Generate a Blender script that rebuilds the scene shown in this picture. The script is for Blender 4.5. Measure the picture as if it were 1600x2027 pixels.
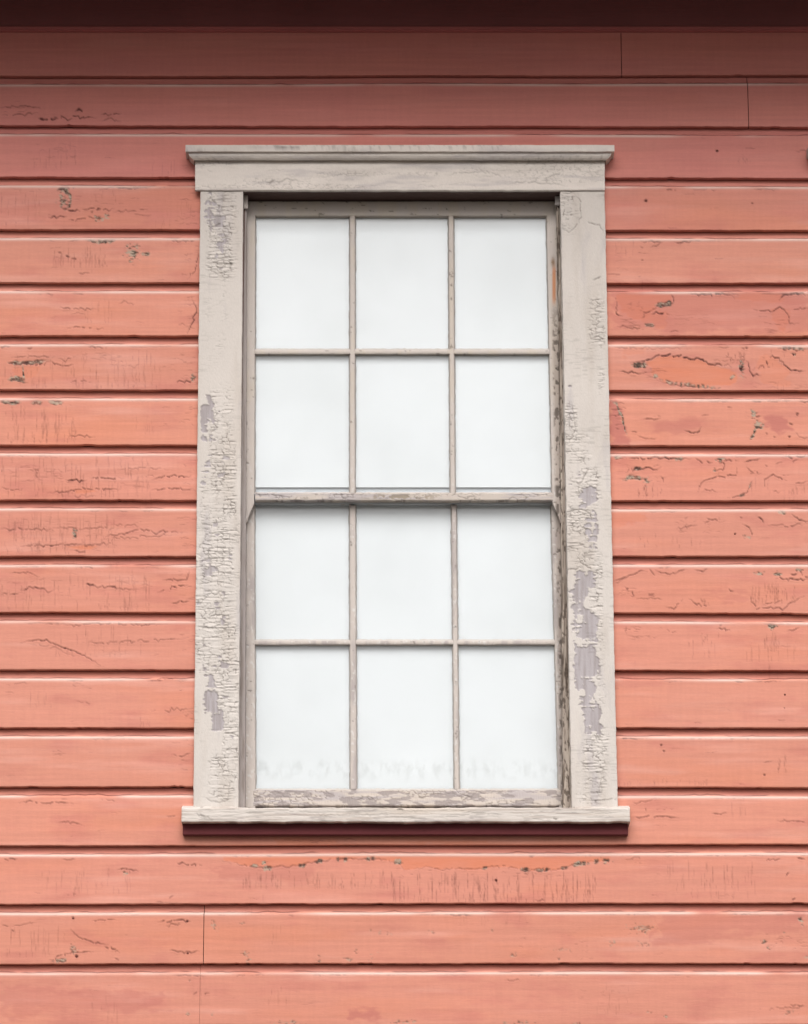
import bpy, math, random
import numpy as np

for o in list(bpy.data.objects):
    bpy.data.objects.remove(o, do_unlink=True)
scn = bpy.context.scene
COL = scn.collection

# ------------------------------------------------------------------ camera, sky, sun, exposure
THETA = math.radians(16.06)      # upward tilt
FPX = 7200.0                     # focal length in photo pixels (photo is 1600 x 2027)
DIST = 8.79                      # metres from the wall
CAMZ = 1.62                      # eye height
cam = bpy.data.cameras.new('camera')
camo = bpy.data.objects.new('camera', cam)
COL.objects.link(camo)
camo.location = (0, -DIST, CAMZ)
camo.rotation_euler = (math.pi/2 + THETA, 0, 0)
cam.sensor_fit = 'VERTICAL'
cam.sensor_height = 24.0
cam.lens = 24.0*FPX/2027.0
cam.clip_end = 3000
scn.camera = camo

SUN_EL, SUN_AZ = math.radians(44), math.radians(-6)      # azimuth measured from straight in front of the wall
world = bpy.data.worlds.new('World')
scn.world = world
world.use_nodes = True
wn = world.node_tree
for n in list(wn.nodes): wn.nodes.remove(n)
wo = wn.nodes.new('ShaderNodeOutputWorld'); wb = wn.nodes.new('ShaderNodeBackground')
sky = wn.nodes.new('ShaderNodeTexSky'); sky.sky_type = 'NISHITA'; sky.sun_disc = False
sky.sun_elevation = SUN_EL; sky.sun_rotation = math.pi + SUN_AZ
sky.air_density = 1.0; sky.dust_density = 6.0; sky.ozone_density = 1.0
bw = wn.nodes.new('ShaderNodeRGBToBW')                  # overcast: the cloud layer takes the blue out
mixw = wn.nodes.new('ShaderNodeMix'); mixw.data_type = 'RGBA'; mixw.inputs['Factor'].default_value = 0.9
tintw = wn.nodes.new('ShaderNodeMix'); tintw.data_type = 'RGBA'; tintw.blend_type = 'MULTIPLY'
tintw.inputs['Factor'].default_value = 1.0; tintw.inputs['B'].default_value = (1.0, 0.985, 0.985, 1)
wn.links.new(sky.outputs['Color'], bw.inputs['Color'])
wn.links.new(sky.outputs['Color'], mixw.inputs['A']); wn.links.new(bw.outputs['Val'], mixw.inputs['B'])
wn.links.new(mixw.outputs['Result'], tintw.inputs['A'])
wn.links.new(tintw.outputs['Result'], wb.inputs['Color'])
wb.inputs['Strength'].default_value = 0.07
wn.links.new(wb.outputs['Background'], wo.inputs['Surface'])

sl = bpy.data.lights.new('sun', 'SUN'); sl.energy = 1.5; sl.angle = math.radians(45); sl.color = (1.0, 0.97, 0.94)
so = bpy.data.objects.new('sun', sl); COL.objects.link(so)
so.rotation_euler = (math.pi/2 - SUN_EL, 0, SUN_AZ)      # lamp points down its -Z towards the wall (+Y)
so.location = (0, -6, 12)

scn.view_settings.view_transform = 'Standard'
scn.view_settings.look = 'None'
scn.view_settings.exposure = 0.90
scn.view_settings.gamma = 1.0
scn.view_settings.use_curve_mapping = False

# ------------------------------------------------------------------ photo <-> place
CT, ST = math.cos(THETA), math.sin(THETA)
def P(px, py, y):
    """point of the plane Y=y that stands at photo pixel px,py"""
    u = (np.asarray(px, float)-800.0)/FPX; v = (1013.5-np.asarray(py, float))/FPX
    t = (y+DIST)/(CT - v*ST)
    return t*u, CAMZ + t*(v*CT + ST)
def Q(X, Z, y=0.0):
    fw = (y+DIST)*CT + (Z-CAMZ)*ST
    return 800+FPX*X/fw, 1013.5-FPX*(-(y+DIST)*ST+(Z-CAMZ)*CT)/fw
def pz(py, y=0.0): return float(P(800, py, y)[1])

# ------------------------------------------------------------------ noise
_r = np.random.RandomState(5)
LAT = _r.rand(512, 512).astype(np.float32)
LAT2 = _r.rand(512, 512).astype(np.float32)
LAT3 = _r.rand(512, 512).astype(np.float32)
def vn(x, y, sx, sy, seed=0):
    x = np.asarray(x)/sx + seed*17.37 + 300; y = np.asarray(y)/sy + seed*9.71 + 300
    xi = np.floor(x).astype(np.int64); yi = np.floor(y).astype(np.int64)
    fx = x-xi; fy = y-yi
    fx = fx*fx*(3-2*fx); fy = fy*fy*(3-2*fy)
    a = LAT[xi % 512, yi % 512]; b = LAT[(xi+1) % 512, yi % 512]
    c = LAT[xi % 512, (yi+1) % 512]; d = LAT[(xi+1) % 512, (yi+1) % 512]
    return (a*(1-fx)+b*fx)*(1-fy) + (c*(1-fx)+d*fx)*fy
def fb(x, y, sx, sy, seed=0, octv=4):
    s = 0; a = 1.0; t = 0
    for k in range(octv):
        s = s + a*vn(x, y, sx/2**k, sy/2**k, seed+k*3.1); t += a; a *= .55
    return s/t
def worley(x, y, sx, sy, seed=0, jit=.9):
    """edge distance (F2-F1), cell random a, cell random b, position inside cell"""
    x = np.asarray(x)/sx+seed*13+300; y = np.asarray(y)/sy+seed*7+300
    xi = np.floor(x).astype(np.int64); yi = np.floor(y).astype(np.int64)
    f1 = np.full(x.shape, 9.); f2 = np.full(x.shape, 9.); ra = np.zeros(x.shape); rb = np.zeros(x.shape)
    ox = np.zeros(x.shape); oy = np.zeros(x.shape)
    for i in (-1, 0, 1):
        for j in (-1, 0, 1):
            cx = xi+i; cy = yi+j
            a = LAT[cx % 512, cy % 512]; b = LAT2[cx % 512, cy % 512]
            dx = x-(cx+.5+(a-.5)*jit); dy = y-(cy+.5+(b-.5)*jit)
            d = np.maximum(np.abs(dx), np.abs(dy))*.65+np.sqrt(dx*dx+dy*dy)*.35
            near = d < f1
            f2 = np.where(near, f1, np.minimum(f2, d)); f1 = np.where(near, d, f1)
            ra = np.where(near, LAT3[cx % 512, cy % 512], ra); rb = np.where(near, LAT2[(cx+9) % 512, cy % 512], rb)
            ox = np.where(near, dx, ox); oy = np.where(near, dy, oy)
    return f2-f1, ra, rb, ox, oy
def sstep(a, b, x):
    t = np.clip((x-a)/(b-a), 0, 1); return t*t*(3-2*t)
def mixc(c, col, m):
    m = np.clip(m, 0, 1)[..., None]
    return c*(1-m)+np.asarray(col, float)*m
def srgb(r, g, b, k=1.0):
    c = np.array([r, g, b])/255.0
    return np.where(c <= .04045, c/12.92, ((c+.055)/1.055)**2.4)*k

# ------------------------------------------------------------------ wear map: cracks, bare wood, older coral paint
WW, HH = 1600, 2060
CR = np.zeros((HH, WW), np.float32)      # cracks
WD = np.zeros((HH, WW), np.float32)      # bare / lichened wood
OR = np.zeros((HH, WW), np.float32)      # older orange coat showing
FD = np.zeros((HH, WW), np.float32)      # dusky faded paint
rnd = random.Random(11)
def splat(M, xs, ys, w):
    xs = np.asarray(xs); ys = np.asarray(ys); w = np.broadcast_to(np.asarray(w, float), xs.shape)
    ok = (xs > 0) & (xs < WW-2) & (ys > 0) & (ys < HH-2)
    xs, ys, w = xs[ok], ys[ok], w[ok]
    xi = xs.astype(int); yi = ys.astype(int); fx = xs-xi; fy = ys-yi
    np.maximum.at(M, (yi, xi), w*np.maximum((1-fx)*(1-fy)*1.4, 0))
    np.maximum.at(M, (yi, xi+1), w*fx*(1-fy)*1.4)
    np.maximum.at(M, (yi+1, xi), w*(1-fx)*fy*1.4)
    np.maximum.at(M, (yi+1, xi+1), w*fx*fy*1.4)
def crack(pts, w=.9, wid=1.4, amp=2.2, M=None, gaps=.12):
    if M is WD: wid = wid*1.8
    M = CR if M is None else M
    p = [pts[0]]
    for a, b in zip(pts, pts[1:]):
        L = math.hypot(b[0]-a[0], b[1]-a[1]); n = max(1, int(L/4.5))
        for k in range(1, n+1):
            t = k/n; j = 0 if k == n and b is pts[-1] else 1
            p.append((a[0]+(b[0]-a[0])*t+j*rnd.gauss(0, amp*.6), a[1]+(b[1]-a[1])*t+j*rnd.gauss(0, amp*.75)))
    X, Y, Wt, Wd = [], [], [], []
    tot = len(p)-1
    for i, (a, b) in enumerate(zip(p, p[1:])):
        if rnd.random() < gaps: continue
        L = math.hypot(b[0]-a[0], b[1]-a[1]); n = max(2, int(L/.4))
        t = np.linspace(0, 1, n)
        q = (i+t)/tot
        X.append(a[0]+(b[0]-a[0])*t); Y.append(a[1]+(b[1]-a[1])*t)
        e = np.clip(np.minimum(q, 1-q)*6, .35, 1)*rnd.uniform(.65, 1)
        Wt.append(w*e); Wd.append(wid*e)
    if not X: return
    X = np.concatenate(X); Y = np.concatenate(Y); Wt = np.concatenate(Wt); Wd = np.concatenate(Wd)
    for o in np.linspace(-.5, .5, max(1, int(wid*1.6))):
        splat(M, X, Y+o*Wd, Wt)
YG, XG = np.mgrid[0:HH, 0:WW]
def region(M, poly, amp=1.0, rough=5.0, seed=0, soft=1.5):
    """polygon with a ragged edge"""
    xs = [p[0] for p in poly]; ys = [p[1] for p in poly]
    x0, x1 = max(0, int(min(xs))-14), min(WW, int(max(xs))+14); y0, y1 = max(0, int(min(ys))-14), min(HH, int(max(ys))+14)
    X = XG[y0:y1, x0:x1].astype(float); Y = YG[y0:y1, x0:x1].astype(float)
    Xn = X+(fb(X, Y, 26, 12, seed+1, 5)-.5)*rough*9; Yn = Y+(fb(X, Y, 26, 12, seed+2, 5)-.5)*rough*4.5
    inside = np.zeros(X.shape, bool); dist = np.full(X.shape, 1e9); n = len(poly)
    for i in range(n):
        ax, ay = poly[i]; bx, by = poly[(i+1) % n]
        c = ((ay > Yn) != (by > Yn)) & (Xn < (bx-ax)*(Yn-ay)/((by-ay) if by != ay else 1e-9)+ax)
        inside ^= c
        t = np.clip(((Xn-ax)*(bx-ax)+(Yn-ay)*(by-ay))/max(1e-6, (bx-ax)**2+(by-ay)**2), 0, 1)
        dist = np.minimum(dist, np.hypot(Xn-ax-t*(bx-ax), Yn-ay-t*(by-ay)))
    s = np.where(inside, dist, -dist)
    if M is FD: soft = max(soft, 5)
    M[y0:y1, x0:x1] = np.maximum(M[y0:y1, x0:x1], amp*sstep(-soft, soft, s))
def blob(M, cx, cy, rx, ry, amp=1.0, seed=0, grain=(5, 3), thr=.5):
    thr = thr-.07
    x0, x1 = max(0, int(cx-rx*1.8)-3), min(WW, int(cx+rx*1.8)+3); y0, y1 = max(0, int(cy-ry*1.8)-3), min(HH, int(cy+ry*1.8)+3)
    if x1 <= x0 or y1 <= y0: return
    X = XG[y0:y1, x0:x1].astype(float); Y = YG[y0:y1, x0:x1].astype(float)
    d = np.hypot((X-cx)/(rx*1.15), (Y-cy)/(ry*1.15))
    v = (1.25-d)*.6 + (fb(X, Y, grain[0], grain[1], seed+cx*.1, 3)-.5)*1.5
    M[y0:y1, x0:x1] = np.maximum(M[y0:y1, x0:x1], amp*sstep(thr-.14, thr+.14, v))
def hairs(x0, x1, y0, y1, n, w=.35, lo=12, hi=45):
    for k in range(n):
        x = rnd.uniform(x0, x1); y = rnd.uniform(y0, y1-6); L = min(rnd.uniform(lo, hi), y1-y)
        t = np.linspace(0, 1, int(L/.5)+3)
        splat(CR, x+t*rnd.uniform(-1.2, 1.2)+.5*np.sin(t*9+k), y+t*L, 1.35*w*rnd.uniform(.4, 1)*(.4+.6*np.sin(t*math.pi)))
def ticks(x0, x1, y0, y1, n, w=.5, lo=6, hi=30, M=None):
    for k in range(n):
        x = rnd.uniform(x0, x1); y = rnd.uniform(y0, y1); L = rnd.uniform(lo, hi)
        crack([(x, y), (x+L*.5, y+rnd.gauss(0, 1.2)), (x+L, y+rnd.gauss(0, 2))], w*rnd.uniform(.5, 1), 1.0, 1.0, M, .1)

LIPL = [38, 150, 248, 350, 455, 560, 665, 772, 881, 990, 1101, 1212, 1326, 1441, 1557, 1673, 1790, 1909, 2030]
LIPR = [40, 149, 251, 353, 455.5, 560, 666, 773, 882.5, 992, 1101, 1214, 1327.5, 1441, 1558.5, 1671.5, 1788, 1907, 2027]

# --- left of the window
C = crack
C([(0,213),(40,210),(80,212)], .7); C([(5,228),(40,226),(75,223)], .7); C([(76,235),(95,238),(115,235)], 1, 4); C([(100,234),(150,233),(192,233)], .9, 1.6)
C([(148,221),(163,219),(172,222)], 1, 4); C([(200,227),(240,225)], .8); C([(203,240),(215,236),(240,240)], .6); ticks(0, 60, 188, 235, 5)
ticks(55, 140, 283, 318, 12, .4); hairs(60, 150, 280, 335, 14, .3)
C([(113,376),(124,373),(135,379),(142,392),(139,405),(131,415)], 1, 7, 2, WD, 0); C([(113,377),(124,375),(137,384)], .9, 3); blob(WD, 124, 398, 11, 14, .85, 1); C([(120,410),(140,417),(158,418)], 1, 3.2)
C([(97,430),(112,429),(132,429)], .9, 2); C([(135,436),(165,433),(200,428)], .8, 1.6); blob(WD, 196, 432, 12, 6, .8, 2); blob(WD, 212, 428, 6, 8, .8, 3)
C([(158,415),(180,412),(200,415),(228,414)], .8, 1.8); C([(180,420),(200,413)], 1, 3); C([(225,421),(260,419),(292,415)], .6); C([(262,426),(300,425)], .5)
C([(120,370),(140,372),(156,371)], .8, 2); C([(198,376),(215,371),(240,373),(300,371)], .8, 2.2); ticks(140, 260, 380, 410, 8, .4); hairs(0, 80, 375, 450, 14, .35); ticks(340, 392, 410, 450, 10, .45)
C([(170,474),(190,478),(222,477),(236,472)], 1, 4.5, 1, WD, 0); C([(170,476),(200,480),(228,477)], .8, 1.5); blob(WD, 262, 500, 13, 16, 1, 4, (5, 3), .45); C([(279,502),(298,502)], 1, 4, 1, WD, 0)
C([(115,500),(127,499)], .7, 2.5); C([(130,506),(138,509)], .9, 3); C([(141,512),(152,513)], .7, 2.5); hairs(90, 215, 474, 530, 34, .38); C([(135,478),(160,476)], .6); C([(155,541),(178,541)], .6, 2)
C([(393,496),(390,520),(382,540),(371,553)], .9, 2); C([(330,475),(345,478),(392,476)], .7, 2)
C([(117,612),(150,611),(190,612)], .7, 1.4); ticks(110, 165, 614, 626, 5, .5); C([(133,650),(155,648),(205,651)], .7, 1.6); C([(235,601),(250,599),(268,602)], .5); C([(380,588),(389,612),(381,640),(371,660)], 1, 2.2)
ticks(355, 390, 590, 655, 8, .4); hairs(160, 230, 580, 640, 12, .25)
C([(12,719),(30,721),(60,720),(84,722),(98,716)], 1, 3.5); C([(14,717),(60,718),(96,713)], .9, 4, 1, WD, 0); C([(44,722),(47,740),(48,757)], 1, 6, 1.5, WD, 0); C([(16,752),(34,748),(50,757)], 1, 6, 1.5, WD, 0); C([(18,753),(36,751),(56,758)], .9, 2.4)
region(OR, [(25,726),(80,726),(70,745),(30,746)], .5, 3); C([(22,708),(60,706),(108,706)], .6); C([(100,715),(125,724),(146,722)], .8, 1.8); C([(115,710),(130,714),(150,706)], .6); C([(140,757),(160,754),(182,756)], .8, 1.8)
C([(175,687),(212,688)], .8, 2); C([(0,688),(20,687)], .8, 2.4); C([(54,690),(64,688)], .8, 3); ticks(150, 260, 700, 728, 16, .5); hairs(0, 320, 690, 770, 80, .33); blob(WD, 383, 747, 5, 8, 1, 5); C([(345,757),(365,756),(385,752)], .9, 2)
ticks(320, 385, 700, 740, 9, .5); C([(0,795),(20,798),(42,797)], 1, 4, 1.4, WD, 0); C([(0,797),(42,799)], .8, 1.5); C([(60,798),(85,796)], .7, 4, 1.5, WD); C([(95,795),(110,798),(126,796)], .9, 4, 1.4, WD, 0); hairs(10, 150, 800, 878, 60, .4); C([(135,866),(158,863),(188,866)], .8, 1.8)
C([(80,900),(88,902)], .9, 3); ticks(0, 130, 922, 955, 22, .55); C([(55,932),(75,931),(75,950)], .7, 1.4); C([(130,950),(150,952),(172,951)], 1, 2.6); C([(178,946),(205,949),(240,947)], .8, 2); C([(240,962),(238,970),(160,968),(140,973),(95,976)], .9, 1.8)
C([(300,951),(310,945),(345,943),(378,942)], .9, 1.8); C([(300,970),(345,966),(384,968)], .8, 1.6); C([(0,970),(45,968)], .6); C([(232,928),(300,928),(335,930)], .5); C([(135,983),(190,983)], .5); region(OR, [(150,970),(185,968),(190,974),(155,976)], .8, 2)
ticks(230, 300, 940, 965, 10, .5); hairs(0, 300, 895, 985, 90, .36); C([(0,1047),(50,1048),(105,1049)], .8, 1.6); C([(105,1045),(175,1047),(235,1046)], .7, 1.4); blob(WD, 149, 1056, 5, 9, 1, 6, (5, 3), .4)
C([(200,1064),(240,1058),(280,1048),(305,1053),(362,1054)], .9, 1.8); C([(205,1068),(340,1060)], .6); C([(222,1038),(275,1041)], .6); C([(30,1081),(110,1079),(192,1080),(215,1075),(232,1081)], .8, 1.8); C([(148,1090),(172,1093)], .8, 2); region(OR, [(135,1080),(195,1080),(175,1087),(150,1086)], .9, 2)
ticks(20, 200, 1030, 1090, 34, .45); hairs(0, 230, 1010, 1098, 90, .36); C([(20,1135),(60,1134),(78,1141)], .6); C([(0,1178),(40,1174)], .7, 1.8); C([(40,1168),(60,1164),(90,1167),(97,1172),(108,1168)], .8, 2.2); C([(170,1156),(188,1161)], 1, 2.8); C([(218,1160),(232,1165)], 1, 2.6); C([(170,1158),(235,1165),(275,1167)], .7, 1.6)
C([(312,1173),(340,1163),(372,1158)], .9, 1.8); C([(322,1149),(368,1147),(374,1128)], .9, 1.8); C([(340,1195),(375,1190)], .9, 1.8); ticks(225, 285, 1145, 1190, 9, .45); hairs(0, 300, 1125, 1210, 75, .34); ticks(0, 160, 1130, 1190, 12, .4)
C([(40,1274),(62,1268),(92,1268),(135,1285),(155,1292),(180,1305),(200,1318)], .9, 1.6, 1.2, None, .03); C([(60,1275),(110,1282),(160,1304)], .4); C([(115,1237),(160,1239),(178,1235),(332,1236)], .7, 1.4); C([(160,1271),(215,1273),(300,1268),(374,1262)], .6, 1.4); hairs(110, 300, 1235, 1300, 30, .3)
ticks(160, 300, 1285, 1300, 9, .3); ticks(120, 180, 1352, 1365, 4, .6); C([(300,1342),(380,1345)], .5); C([(300,1408),(378,1404)], .6); C([(340,1494),(360,1496),(378,1490)], .7, 1.6); C([(12,1355),(60,1352)], .4); C([(150,1388),(180,1392)], .4); ticks(60, 180, 1488, 1500, 4, .5)
C([(38,1590),(60,1585),(85,1591),(125,1589),(146,1592)], .8, 1.8, 1.4); C([(112,1629),(130,1627),(168,1635)], .7, 1.6); C([(200,1583),(230,1586)], .5); C([(330,1616),(352,1617)], .6)
C([(5,1701),(35,1700)], .8, 2.2); C([(122,1702),(150,1701)], .7, 1.8); C([(232,1722),(250,1720),(275,1726)], .8, 1.8); blob(WD, 249, 1728, 5, 5, 1, 7); C([(345,1708),(370,1711),(400,1714)], .8, 2); C([(133,1772),(152,1771)], .6); hairs(80, 260, 1715, 1770, 32, .28); C([(335,1779),(343,1773)], .7, 2); ticks(295, 345, 1786, 1789, 4, .8)
C([(0,1832),(18,1834)], .7); C([(25,1834),(45,1831),(72,1826)], .6); C([(14,1845),(30,1845)], .7, 2); C([(182,1823),(230,1821)], .7, 1.6); C([(313,1825),(350,1823),(378,1824)], .9, 1.8); C([(330,1833),(358,1830)], .7, 1.6); C([(140,1838),(155,1855),(185,1867),(215,1870)], .9, 1.6, 1.2, None, .03); C([(205,1872),(222,1878),(238,1887)], .8, 2)
C([(97,1901),(118,1893),(140,1885),(185,1884)], .8, 1.8); C([(102,1904),(135,1900)], .9, 4, 1.5, WD); blob(WD, 145, 1877, 8, 9, .7, 8); C([(337,1882),(365,1886),(395,1883)], .9, 1.8); hairs(0, 130, 1830, 1895, 24, .33); C([(228,1897),(236,1901)], .8, 2)
for (x, y) in [(145,1818),(371,1823),(372,1887),(152,1893)]: blob(CR, x, y, 2.6, 2.6, 1, 3, (9, 9), .3)
for yb in LIPL[3:14]: ticks(352, 388, yb+20, yb+98, 9, .55, 5, 22)
C([(398,1920),(398,1990)], .25, 1.2, .5)
# --- right of the window
C([(1230,160),(1300,161),(1400,163),(1598,163)], .45); blob(CR, 1420, 298, 2.5, 2.5, .9, 1, (9,9), .3); C([(1575,300),(1600,297)], .5); C([(1475,294),(1497,294)], .4); hairs(1460, 1485, 300, 325, 6, .3)
blob(CR, 1279, 397, 2.6, 2.6, .9, 1, (9,9), .3); blob(CR, 1490, 402, 2.4, 2.2, .7, 1, (9,9), .3); C([(1270,478),(1290,477),(1312,480)], .7, 2); C([(1288,490),(1312,481)], .7, 1.8); C([(1335,479),(1345,481),(1375,478)], .8, 2.4); C([(1268,489),(1274,491)], .7, 2)
blob(CR, 1272, 515, 3, 2, .6, 1, (9,9), .3); C([(1202,543),(1232,544)], .6); ticks(1202, 1235, 500, 545, 6, .35)
region(OR, [(1222,582),(1332,582),(1335,598),(1302,604),(1282,618),(1275,638),(1245,626),(1223,606)], 1, 3, 1); region(OR, [(1275,618),(1318,620),(1325,640),(1320,652),(1275,638)], .75, 4, 2)
C([(1220,590),(1221,622),(1232,626)], .9, 2); C([(1328,580),(1334,598)], .9, 1.6); C([(1297,604),(1315,604),(1334,599)], 1, 6, 1.5, WD, 0); C([(1297,606),(1318,604),(1332,601)], 1, 3); C([(1290,618),(1300,606)], .7); C([(1290,622),(1312,619),(1325,624)], 1, 2.2); C([(1275,641),(1285,644),(1297,645)], 1, 4, 1, WD, 0); C([(1270,630),(1278,618),(1290,614)], .8)
ticks(1222, 1250, 632, 652, 12, .7); C([(1222,646),(1252,650),(1275,652)], .7, 1.4); C([(1325,658),(1333,654),(1345,658)], .7); ticks(1325, 1400, 620, 645, 14, .35); ticks(1240, 1270, 600, 616, 14, .5, 3, 9)
C([(1362,581),(1385,584),(1430,581),(1445,585),(1455,592)], 1, 2.2); region(OR, [(1452,580),(1545,580),(1540,600),(1510,600),(1460,594)], .8, 4, 3); region(OR, [(1528,612),(1548,607),(1562,620),(1562,640),(1550,655),(1530,645)], .8, 3, 4)
C([(1488,615),(1505,614),(1525,618),(1545,607),(1560,620),(1564,640),(1582,641)], .9, 1.6); C([(1543,594),(1550,584),(1570,582),(1600,583)], 1, 3); C([(1570,615),(1585,611),(1600,611)], .7); ticks(1510, 1560, 635, 660, 12, .6)
region(OR, [(1284,716),(1304,706),(1345,707),(1395,716),(1462,738),(1450,762),(1380,768),(1310,752),(1290,735)], .85, 3, 5); C([(1248,718),(1285,713),(1303,704),(1345,705),(1368,712),(1392,711),(1400,722),(1448,724),(1454,716)], 1, 2.6)
C([(1250,723),(1282,722)], 1, 6, 1.4, WD, 0); blob(WD, 1296, 746, 6, 5, 1, 1); C([(1226,736),(1245,737),(1275,740)], .9, 2); C([(1305,751),(1340,760),(1380,764),(1426,768)], .9, 4, 1.5, WD, .3); C([(1300,752),(1345,764),(1425,769)], .7, 1.4, 2); ticks(1235, 1300, 728, 750, 12, .7)
blob(WD, 1468, 727, 6, 17, 1, 2); C([(1463,712),(1470,740)], 1, 3); C([(1478,715),(1485,728),(1486,742),(1508,744)], 1, 2.6); C([(1490,733),(1505,725),(1525,727)], .8, 1.6); C([(1445,750),(1456,743)], 1, 4, 1, WD, 0); hairs(1430, 1480, 695, 720, 18, .6, 5, 16); C([(1510,708),(1540,708),(1555,727),(1566,734),(1600,734)], .9, 2)
C([(1517,715),(1520,722)], 1, 4); blob(WD, 1571, 702, 4, 3.5, 1, 9); C([(1540,690),(1560,688),(1600,690)], .9, 3.5, 1.5, WD, .1); C([(1540,691),(1600,692)], .8, 1.8); C([(1468,689),(1482,689)], .8, 2.5); ticks(1480, 1590, 755, 770, 8, .5); ticks(1405, 1450, 705, 725, 8, .6); C([(1227,690),(1300,690),(1370,689)], .4); region(OR, [(1225,685),(1275,685),(1265,705),(1230,705)], .4, 6, 6); region(OR, [(1510,700),(1545,712),(1560,740),(1560,765),(1500,765),(1495,740)], .5, 5, 7)
region(FD, [(1208,790),(1222,793),(1230,825),(1242,858),(1250,880),(1210,882)], .9, 4, 8); C([(1210,792),(1222,796),(1226,812),(1232,825),(1236,845),(1242,860)], 1, 4, 2, WD, .2); ticks(1208, 1228, 795, 850, 12, .8, 5, 16); C([(1212,822),(1230,823)], .8)
C([(1274,830),(1295,831),(1308,828)], .9, 1.8, 1); C([(1355,852),(1372,858),(1385,854),(1389,844)], .9, 2, 1.2); ticks(1285, 1305, 822, 826, 4, .5, 3, 8); C([(1250,855),(1262,856)], .8); C([(1262,862),(1280,869),(1300,868)], .6); C([(1440,806),(1450,808)], .6); C([(1388,824),(1405,822)], .5)
blob(WD, 1490, 820, 8, 8, 1, 3, (4,3), .45); blob(WD, 1502, 843, 9, 9, 1, 4, (4,3), .45); C([(1497,846),(1492,862),(1484,870)], 1, 4, 1.2, WD, 0); C([(1496,825),(1505,824)], .9, 2.2); region(FD, [(1520,824),(1558,824),(1562,850),(1540,864),(1520,852)], .9, 5, 9); region(FD, [(1280,835),(1380,832),(1385,850),(1290,856)], .45, 8, 10, 6); C([(1516,857),(1526,865),(1537,866)], .9, 2.2); C([(1562,838),(1570,841)], .9, 2.6); blob(CR, 1563, 865, 2, 2, 1, 1, (9,9), .3); C([(1575,855),(1582,865),(1600,867)], .5); blob(CR,1578,820,2,2,.7,1,(9,9),.3)
C([(1215,905),(1232,907)], 1, 4, 1, WD, 0); C([(1232,907),(1300,907),(1368,908)], .9, 2.2); C([(1335,909),(1352,908)], 1, 4, 1, WD); blob(WD, 1423, 909, 9, 6, 1, 5); C([(1377,907),(1395,916),(1410,916)], .9, 2.4); C([(1430,913),(1462,913)], .8, 2.2); C([(1420,912),(1436,920),(1430,930),(1410,932)], .9, 1.8); blob(WD, 1415, 931, 7, 4, .9, 6)
C([(1238,936),(1250,929),(1270,929),(1285,927),(1305,930),(1309,924)], .9, 2); C([(1254,928),(1272,928)], 1, 4, 1, WD); C([(1233,951),(1245,945),(1275,946)], 1, 4.5, 1.5, WD, 0); blob(WD, 1283, 953, 7, 8, .9, 7); C([(1275,972),(1278,960)], .8); C([(1310,940),(1313,955)], .7, 2.6)
C([(1382,974),(1388,956),(1400,950),(1422,944),(1440,942),(1458,940),(1459,926)], .9, 1.6); C([(1390,975),(1405,971),(1420,975)], .7); C([(1424,944),(1424,932)], .7); C([(1473,916),(1488,911),(1504,908)], .9, 2.2); C([(1478,925),(1485,933),(1502,938)], .8, 1.8); C([(1490,950),(1484,965),(1478,976),(1460,985)], .9, 2.4, 1.5, WD, .3); C([(1490,952),(1480,974),(1462,984),(1440,986)], .7); ticks(1478, 1500, 928, 940, 5, .7, 4, 12)
C([(1513,970),(1513,949),(1531,940),(1545,947),(1558,952)], .9, 1.6, 1.2); C([(1530,974),(1545,973)], .6); C([(1570,956),(1585,957),(1600,953)], .8, 1.8); C([(1535,920),(1550,915)], .6); C([(1515,921),(1520,924)], .7,2); C([(1570,922),(1575,913),(1580,910)], .7, 2); C([(1550,905),(1600,904)], .9, 2.6); hairs(1560, 1600, 955, 980, 8, .4); ticks(1215, 1300, 915, 965, 12, .5); hairs(1255, 1310, 955, 985, 12, .4)
region(OR, [(1212,1008),(1290,1006),(1270,1030),(1230,1040),(1212,1045)], .5, 6, 11); C([(1340,1047),(1362,1042),(1380,1040)], .7); C([(1350,1028),(1362,1024)], .6); C([(1400,1026),(1410,1028),(1424,1030),(1424,1024)], .8, 1.8); C([(1395,1036),(1405,1032)], .7); ticks(1335, 1425, 1030, 1055, 22, .45, 4, 14)
C([(1465,1024),(1470,1026)], .8, 2.6); C([(1500,1024),(1508,1030),(1513,1036)], 1, 3); C([(1470,1038),(1480,1040),(1488,1050),(1490,1062)], .8); blob(WD, 1478, 1063, 9, 4, .8, 8); blob(CR,1455,1057,2.4,2.4,.9,1,(9,9),.3); C([(1539,1013),(1556,1016)], .9, 4, 1, WD, 0); C([(1568,1018),(1578,1028),(1600,1032)], .9, 2.2); C([(1520,1040),(1560,1042),(1590,1040)], .7); ticks(1560, 1600, 1028, 1045, 6, .6); hairs(1265, 1420, 1050, 1085, 12, .4, 8, 20)
C([(1212,1152),(1245,1141),(1270,1130),(1282,1132)], .9, 1.6, 1.2, None, .02); C([(1218,1154),(1240,1146)], .7); C([(1286,1126),(1297,1140)], .8, 1.8, .4); C([(1297,1128),(1318,1136),(1345,1131),(1360,1127)], .8, 1.4); C([(1302,1125),(1330,1125)], .6); C([(1375,1128),(1388,1131),(1402,1126)], .8, 1.6); C([(1238,1162),(1250,1170),(1257,1182)], 1, 2.4); ticks(1215, 1250, 1155, 1182, 6, .6); C([(1260,1184),(1312,1186)], .6)
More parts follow.
